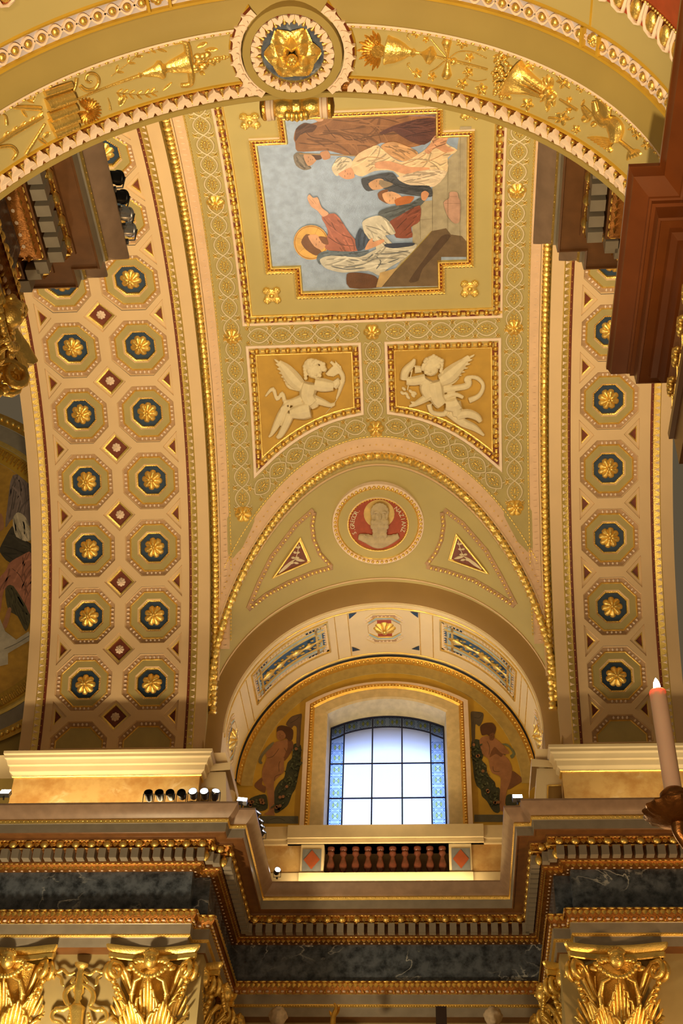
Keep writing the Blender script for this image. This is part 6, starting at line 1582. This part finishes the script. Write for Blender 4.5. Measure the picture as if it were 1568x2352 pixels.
def column(x, y, sc_, rot, label, cherubs=(0, 1, 2, 3), group=None):
    o = root('column', (x, y, -1.6), label, 'column', group)
    T = Matrix.Translation((x, y, 11.355)) @ Matrix.Rotation(rot, 4, 'Z') @ Matrix.Diagonal((sc_, sc_, sc_, 1))
    r = .56*sc_; zb = 11.355-2.0*sc_
    MB().lathe([(r*1.35, -1.6), (r*1.35, -1.3), (r*1.25, -1.25), (r*1.3, -1.15), (r*1.1, -1.0), (r*1.05, -.9), (r*1.02, 3), (r*.95, zb)], (x, y, 0), 28).build('shaft', [SHAFT], o)
    place('abacus', ABA, T, o); cap = place('capital', BELL, T, o)
    for k in range(8):
        a = k*math.pi/4
        place('acanthus_leaf', L1, T @ Matrix.Rotation(a+math.pi/8, 4, 'Z') @ Matrix.Translation((0, .60, -1.95)), cap)
        place('acanthus_leaf', L2, T @ Matrix.Rotation(a, 4, 'Z') @ Matrix.Translation((0, .56, -1.92)), cap)
    for k in range(4):
        place('volute', VOL, T @ Matrix.Rotation(k*math.pi/2+math.pi/4, 4, 'Z'), cap)
        if k in cherubs:
            Q = T @ Matrix.Rotation(k*math.pi/2, 4, 'Z'); place('cherub_head', CHR, Q, cap); place('garland', GAR, Q, cap)
        place('caulicole', CAU, T @ Matrix.Rotation(k*math.pi/2, 4, 'Z'), cap)
    return o
column(-5.90, 26.95, .97, 0, 'column with gilded cherub capital between the scroll-armed candelabrum ornament and the recess')
column(-8.87, 26.95, .97, 0, 'column with gilded cherub capital on the far side of the candelabrum ornament, away from the recess')
column(3.50, 26.95, 1.03, 0, 'column with gilded winged-head capital below the candle and its wax pan')
column(-5.5, 27.8, .93, 0, 'inner column half hidden behind the capital next to the candelabrum ornament', (0, 1))
column(3.02, 27.8, .93, 0, 'inner column half hidden behind the capital below the candle', (0, 3))
column(-5.42, 29.5, .93, 0, 'innermost column in the recess corner behind the candelabrum side capitals', (1,))
column(2.95, 29.5, .93, 0, 'innermost column in the recess corner behind the candle side capitals', (3,))
column(-5.42, 9.05, .97, 0, 'near column with gilded capital under the dark marble entablature', (0, 1, 2, 3))
# ------------------------------------------------------------------ gilded candelabrum ornament on the wall between the capitals
cw = lambda u, v: (u/2.904, 2120+v/2.904); PW = Plane(26.36)
o = root('candelabrum_ornament', PW.px(185, 2350, 0), 'gilded candelabrum ornament with scrolled arms applied to the khaki wall', 'ornament')
r = Relief(PW, .0092, .6); r.turned(cw(545, 268), cw(512, 560), [(0, 0.1), (.01, 16), (.07, 15), (.12, 8), (.18, 6), (.25, 8), (.45, 10), (.55, 12), (.66, 13), (.74, 8), (.80, 10), (.86, 6), (.94, 11), (1, 12)], 0, 14)
r.turned(cw(512, 545), cw(508, 720), [(0, 12), (.1, 20), (.3, 17), (.6, 15), (1, 14)], 0, 14); r.build('stem', [GOLD], o)
r = Relief(PW, .0092, .6)
for s in (-1, 1):
    X = lambda u: 530+s*(u-530) if True else u
    q = lambda *p: [cw(530+s*a, b) for a, b in p]
    r.tube(q((30, 330), (70, 345), (110, 315), (150, 330), (160, 310)), [3, 4, 4.5, 4, 2], 3)
    r.tube(q((150, 350), (120, 370), (115, 410), (100, 420)), [3, 4, 3.5, 2], 3)
    r.tube(q((30, 360), (50, 395), (45, 400)), [3, 4.5, 3], 4)
    r.tube(q((20, 410), (70, 440), (95, 480), (85, 530), (65, 560)), [4, 5.5, 6, 6, 4], 4)
    r.tube(q((70, 560), (110, 580), (150, 580), (180, 610), (175, 650), (130, 665), (100, 700)), [4, 6, 5.5, 5, 4.5, 4, 3], 4)
    r.ball(cw(530+s*150, 580), 7, 4)
    for k in range(4): r.ball(cw(530+s*(60+6*k), 610+22*k), 5, 3)
r.build('scroll_arms', [GOLD], o)
# ------------------------------------------------------------------ spotlights on the cornices
can = MB(); can.lathe([(.0, -.20), (.06, -.20), (.085, -.16), (.092, 0), (.105, .01), (.105, .05), (.094, .05), (.088, -.03), (0, -.05)], (0, 0, 0), 18)
can_me = can.mesh('lamp_can', [BLACK], 40)
GREYM = mat('grey_metal', (.10, .10, .11), .4, .7)
can2_me = can_me.copy(); can2_me.materials[0] = GREYM
can3_me = can_me.copy(); can3_me.materials[0] = mat('silver_metal', (.75, .75, .78), .3, .9)
yk = MB(); yk.tube([(-.115, 0, .0), (-.115, 0, -.24), (.115, 0, -.24), (.115, 0, 0)], .012, 5); yk.box((-.03, -.03, -.30), (.03, .03, -.24)); yoke_me = yk.mesh('yoke', [GREYM], 30)
lens_on = MB().lathe([(.090, -.02), (.06, -.0), (.0, .01)], (0, 0, 0), 16).mesh('lens', [WHITEL], 60)
lens_off = MB().lathe([(.086, -.03), (.05, -.035), (.0, -.04)], (0, 0, 0), 16).mesh('lens', [mat('dark_lens', (.01, .01, .012), .12)], 60)
fl = MB(); fl.box((-.11, -.10, -.10), (.11, .10, 0)); flood_me = fl.mesh('lamp_body', [GREYM], 0)
fp_me = MB().box((-.10, -.09, .0), (.10, .09, .006)).mesh('lens', [WHITEL], 0)
def spot(P, aim, on, label, group=None, sc_=1.0, body=None):
    P = Vector(P); o = root('spotlight', P-Vector((0, 0, .30*sc_)), label, 'spotlight', group)
    z = (Vector(aim)).normalized(); M = frame(P, (1, 0, 0), z) @ Matrix.Diagonal((sc_, sc_, sc_, 1))
    place('lamp_can', body or can_me, M, o); place('lens', lens_on if on else lens_off, M, o)
    place('yoke', yoke_me, Matrix.Translation(P) @ Matrix.Diagonal((sc_, sc_, sc_, 1)), o); return o
def flood(P, aim, label, sc_=1.0):
    P = Vector(P); o = root('floodlight', P-Vector((0, 0, .2)), label, 'floodlight'); M = frame(P, (1, 0, 0), Vector(aim)) @ Matrix.Diagonal((sc_, sc_, sc_, 1))
    place('lamp_body', flood_me, M, o); place('lens', fp_me, M, o); MB().tube([P, P-Vector((0, 0, .2*sc_))], .02, 6).build('bracket', [GREYM], o); return o
ZS = 14.20
on = lambda x, y, sc_=1.0, d=.30: at_z(x, y, ZS+d*sc_)
for k, x in enumerate((341, 366, 391, 417)):
    spot(on(x, 1823, .92), (0, -.85, .35-.12*k), False, ('unlit black spotlight at the outer end of the cornice row', 'second unlit black spotlight from the outer end of the cornice row', 'third unlit black spotlight from the outer end of the cornice row', 'unlit black spotlight beside the first lit one of the cornice row')[k], 'spotlights of the cornice row', .92)
for x, e, lb in ((443, .2, 'lit spotlight next to the unlit ones in the cornice row'), (469, .25, 'lit spotlight in the middle of the three lit ones of the row'), (495, .6, 'lit spotlight at the end of the cornice row, turned aside')):
    spot(on(x, 1820, .92), (.25 if e > .5 else 0, -.9, e), True, lb, 'spotlights of the cornice row', .92, can2_me)
flood(on(12, 1818, 1, .2), (0, -.8, .6), 'small square floodlight at the end of the honey marble panel')
flood(on(556, 1836, 1, .2), (.1, -.7, .6), 'small square floodlight on the cornice corner below the raised-leg boy')
flood(on(1188, 1829, 1, .2), (0, -.7, .6), 'small square floodlight on the cornice corner below the boy seen from behind')
for x, y, Y, lb in ((591, 1868, 26.4, 'small lit spotlight on the recess cornice, topmost of four in a file'), (597, 1886, 26.9, 'lit spotlight in the recess file, second from the top'), (600, 1899, 27.2, 'lit spotlight in the recess file, widest of the four'), (603, 1911, 27.6, 'small lit spotlight in the recess file, the lowest')):
    spot(on(x, y, .7), (.6, -.5, .6), True, lb, None, .7, can2_me)
spot(on(637, 1999, .72), (.3, -.9, .15), True, 'single lit spotlight standing before the parapet panel', None, .72)
for x, y, lb in ((268, 408, 'black spotlight on the dark near cornice, closest to the arch edge'), (279, 452, 'black spotlight with pale rim on the dark near cornice, second from the arch edge'), (290, 492, 'silver spotlight on the dark near cornice, third from the arch edge'), (296, 528, 'silver spotlight on the dark near cornice, next to its corner')):
    spot(on(x, y, .95), (.5, .5, .6), False, lb, None, .95, None if y < 480 else can3_me)
# ------------------------------------------------------------------ candle on its candelabrum arm
cb = at_y(1547, 1826, 4.6); WAX = mat('wax', (.62, .42, .33), .45, 0, .04, 6)
WAX.node_tree.nodes['Principled BSDF'].inputs['Subsurface Weight'].default_value = .3
hgt = .475; rr = .0345
candle = root('candle', cb, 'tall lit pinkish candle in a brass holder', 'candle')
MB().lathe([(0, 0), (rr, 0), (rr, hgt-.004), (rr*.9, hgt), (rr*.55, hgt-.006), (0, hgt-.008)], cb, 20).build('wax_shaft', [WAX], candle)
MB().lathe([(0, .0), (.010, .008), (.015, .022), (.012, .04), (.005, .058), (0, .066)], cb+Vector((0, 0, hgt)), 12).build('flame', [glow('flame_glow', (1, .80, .45), 90)], candle)
MB().tube([cb+Vector((0, 0, hgt-.01)), cb+Vector((0, 0, hgt+.012))], .002, 5).build('wick', [BLACK], candle)
lamp('POINT', 'candle_light', cb+Vector((0, 0, hgt+.03)), 6, (1, .6, .28), shadow_soft_size=.02)
BRASS = mat('old_brass', (.30, .13, .04), .35, .85, .2, 12, .2, 40)
cdl = root('candelabrum', cb-Vector((0, 0, .3)), 'dark brass candelabrum arm with a fluted wax pan under the candle', 'candelabrum')
MB().lathe([(rr*.9, .0), (rr*1.12, .012), (rr*1.12, .02), (rr*1.55, .004), (rr*1.6, -.012), (rr*1.2, -.03), (rr*.95, -.045), (rr*.9, -.07), (rr*1.1, -.085), (.0, -.085)], cb, 24).build('socket', [BRASS], cdl)
mb = MB(); n = 48; rows = []
for r_, z in ((.03, -.085), (.05, -.082), (.085, -.07), (.122, -.062), (.124, -.07), (.115, -.085), (.07, -.112), (.03, -.125), (.001, -.128)):
    rows.append([cb+Vector((r_*(1+(.05*math.cos(16*2*math.pi*k/n) if r_ > .1 else 0))*math.cos(2*math.pi*k/n), r_*(1+(.05*math.cos(16*2*math.pi*k/n) if r_ > .1 else 0))*math.sin(2*math.pi*k/n), z)) for k in range(n)])
mb.grid(rows, 0, True); mb.build('wax_pan', [BRASS], cdl)
mb = MB(); pts, rd_ = spline([tuple(cb+Vector(v)) for v in ((0, 0, -.12), (.0, 0, -.17), (.06, .02, -.24), (.17, .04, -.27), (.30, .05, -.20), (.42, .06, -.30), (.45, .06, -.8), (.45, .06, -4.6))], [.03, .022, .026, .028, .026, .03, .035, .05], 6)
mb.tube(pts, rd_, 10); mb.build('arm', [BRASS], cdl)
mb = MB(); mb.lathe([(0, -4.28), (.22, -4.28), (.2, -4.2), (.08, -4.1), (.05, -3.9)], cb+Vector((.45, .06, 0)), 20); mb.build('foot', [BRASS], cdl)
# ------------------------------------------------------------------ statues whose heads reach into the picture, and the dark post
STONE = mat('weathered_stone', (.58, .46, .33), .8, 0, .15, 9)
def statue(x, y, Y, label, r=.205, curly=True, staff=False):
    P = at_y(x, y, Y); mb = MB(); random.seed(int(x))
    mb.ball(P, (r*.82, r*.95, r*1.08), 14, 9); mb.ball(P+Vector((0, -r*.9, -r*.15)), (r*.16, r*.2, r*.25), 8, 5); mb.ball(P+Vector((0, -r*.75, -r*.62)), (r*.42, r*.3, r*.3), 8, 5)
    for s in (-1, 1): mb.ball(P+Vector((s*r*.30, -r*.82, r*.08)), (r*.15, r*.1, r*.08), 7, 4); mb.ball(P+Vector((s*r*.85, 0, -r*.1)), (r*.12, r*.2, r*.25), 7, 4)
    for k in range(46):
        a = random.uniform(0, 6.28); e = random.uniform(.15, 1.4); mb.ball(P+Vector((r*.9*math.cos(a)*math.cos(e), r*.95*math.sin(a)*math.cos(e)+.02, r*1.05*math.sin(e))), r*.24, 7, 5)
    mb.tube([P-Vector((0, 0, r*.8)), P-Vector((0, 0, r*1.9))], [r*.45, r*.55], 10)
    pts = [(0, 0, -1.6), (0, 0, -2.6), (0, 0, -4.6), (0, 0, -8.2)]
    mb.tube([P+Vector(p)*r for p in pts], [r*.9, r*2.1, r*1.5, r*1.3], 14)
    for s in (-1, 1): mb.tube([P+Vector((s*1.7*r, 0, -2.1*r)), P+Vector((s*2.3*r, -.2*r, -3.8*r)), P+Vector((s*1.5*r, -1.6*r, -5.0*r))], [r*.6, r*.5, r*.4], 10)
    for s in (-1, 1): mb.tube([P+Vector((s*.7*r, 0, -7.8*r)), P+Vector((s*.8*r, 0, -11*r)), P+Vector((s*.8*r, 0, -14.6*r))], [r*.95, r*.7, r*.5], 10)
    rl = Relief(PW, 1); rl.mb = mb; o = root('statue', P-Vector((0, 0, 14.8*r)), label, 'statue')
    rl.fused('figure', [STONE], o, .03); MB().box(tuple(P+Vector((-2*r, -2*r, -15.6*r))), tuple(P+Vector((2*r, 2*r, -14.6*r)))).build('plinth', [TAUPE], o, 0)
    MB().box((P.x-.5, P.y-.5, -1.6), (P.x+.5, P.y+.5, P.z-15.6*r)).build('pedestal', [TAUPE], o, 0)
    if staff: MB().tube([P+Vector((s_*r, -2*r, z*r)) for s_, z in ((.9, -8), (.6, -2), (.5, 1.0))], [.03, .03, .05], 6).build('staff', [GOLDD], o)
    return o
statue(638, 2338, 28.8, 'curly-haired stone statue head below the grey architrave, beside the dull gold sprig')
statue(1132, 2338, 28.8, 'curly-haired stone statue head below the grey architrave, beside the dark post')
P = at_y(770, 2318, 28.8); r = Relief(Plane(28.8), .0095); r.tube([(764, 2360), (766, 2335), (772, 2318), (768, 2306)], [7, 6, 5, 2], 4); r.leaf((770, 2335), (780, 2312), 8, 5); r.leaf((766, 2340), (756, 2322), 8, 5)
sp_ = r.build('gilt_sprig', [GOLDD], None); tag(sp_, 'dull gold leafy sprig rising below the grey architrave', 'ornament')
a, b = at_y(1000, 2311, 28.4), at_y(1025, 2311, 28.4); MB_ = MB(); MB_.box((a.x, 28.4, -1.6), (b.x, 28.5, a.z)); MB_.box((a.x-.02, 28.39, -1.6), (b.x+.02, 28.51, -1.2)); ps = MB_.build('wooden_post', [mat('dark_wood', (.02, .008, .006), .6)], None, 0); tag(ps, 'plain dark upright post standing before the grey architrave', 'post')

# ------------------------------------------------------------------ pendentive with a painted roundel beyond the two-column rib
PP = Plane(27.75); pend = root('wall_left', (-13, 27.75, 14), kind='structure')
MB().grid([[(-16.5, 27.75, 13), (-10.0, 27.75, 13)], [(-16.5, 27.75, 26), (-10.0, 27.75, 26)]]).build('pendentive_ground', [OLIVED], pend, 0)
CXp, CYp = -140, 1330
def pring(nm, r0, r1, h0, h1, m):
    r = Relief(PP, .0095); n = 60; mb = MB()
    P_ = lambda rad, t, h: PP.px(CXp+rad*math.cos(t), CYp+rad*math.sin(t), h)
    mb.grid([[P_(r0, -1.3+2.6*k/n, h0) for k in range(n+1)], [P_((r0+r1)/2, -1.3+2.6*k/n, max(h0, h1)+.02) for k in range(n+1)], [P_(r1, -1.3+2.6*k/n, h1) for k in range(n+1)]]); return mb.build(nm, [m], pend, 30)
pring('roundel_border', 300, 335, .02, .04, YELLOW); pring('roundel_fillet', 335, 345, .06, .06, GOLD); pring('roundel_band', 345, 378, .05, .05, TAUPE); pring('roundel_egg_bed', 378, 402, .08, .08, GOLDD)
mb = MB()
for k in range(70):
    t = -1.3+2.6*k/70; mb.ball(PP.px(CXp+390*math.cos(t), CYp+390*math.sin(t), .10), .07, 7, 5)
mb.build('roundel_eggs', [GOLD], pend, 60, kind='stuff')
mb = MB()
for k in range(80):
    t = -1.3+2.6*k/80; p = lambda rr, dt: PP.px(CXp+rr*math.cos(t+dt), CYp+rr*math.sin(t+dt), .07)
    mb.tube([p(308, 0), p(328, 0), p(328, .02), p(316, .02), p(316, .012)], .02, 4)
mb.build('meander', [GOLDD], pend, 30, kind='stuff')
rdp = root('roundel_painting', PP.px(-100, 1600, .02), 'round painting of seated robed figures on gold ground, beyond the two-column coffered rib', 'painting')
_lay[0] = 1.0; cq = lambda pts: [(u/3.175, 960+v/3.175) for u, v in pts]
PQ_ = lambda nm, rgb, pts, st=(): patch(nm, rgb, pts, cq, PP, rdp, .0095, st, None, 1.6, .15)
PQ_('ground', (206, 158, 62), [((CXp+300*math.cos(t))*3.175, (CYp-960+300*math.sin(t))*3.175) for t in frange(-1.3, 1.3, 30)])
PQ_('robe', (146, 128, 124), [(95, 420), (240, 440), (240, 760), (180, 780), (90, 740), (40, 800), (60, 600)], [[(110, 480), (90, 620), (70, 740)], [(150, 470), (150, 600), (120, 720)]])
PQ_('sleeve', (226, 210, 184), [(95, 740), (130, 690), (190, 730), (235, 880), (160, 905), (105, 850)], [[(120, 740), (130, 840)]])
PQ_('skirt', (80, 74, 62), [(10, 930), (90, 790), (120, 870), (240, 930), (240, 1010), (80, 1060), (0, 980)], [[(30, 940), (110, 960), (200, 1000)]])
PQ_('head', (196, 142, 104), [(-40, 780), (0, 700), (20, 720), (30, 800), (0, 830)])
PQ_('pink_robe', (206, 138, 112), [(70, 1060), (150, 1010), (240, 1000), (240, 1420), (160, 1380), (100, 1250), (30, 1260), (0, 1430), (-60, 1440), (-60, 1250), (40, 1120)], [[(90, 1100), (150, 1160), (210, 1300)], [(60, 1160), (40, 1250)]])
PQ_('green_drape', (98, 92, 66), [(40, 1250), (100, 1230), (220, 1440), (190, 1560), (130, 1450), (60, 1400)], [[(80, 1270), (110, 1380)]])
PQ_('feet', (198, 142, 108), [(60, 1390), (85, 1400), (50, 1530), (0, 1550), (30, 1480)])
PQ_('step', (214, 204, 186), [(-200, 1440), (-10, 1440), (40, 1560), (120, 1620), (210, 1560), (230, 1620), (60, 1720), (60, 1800), (-200, 1860)], [[(30, 1690), (120, 1650), (220, 1590)]])
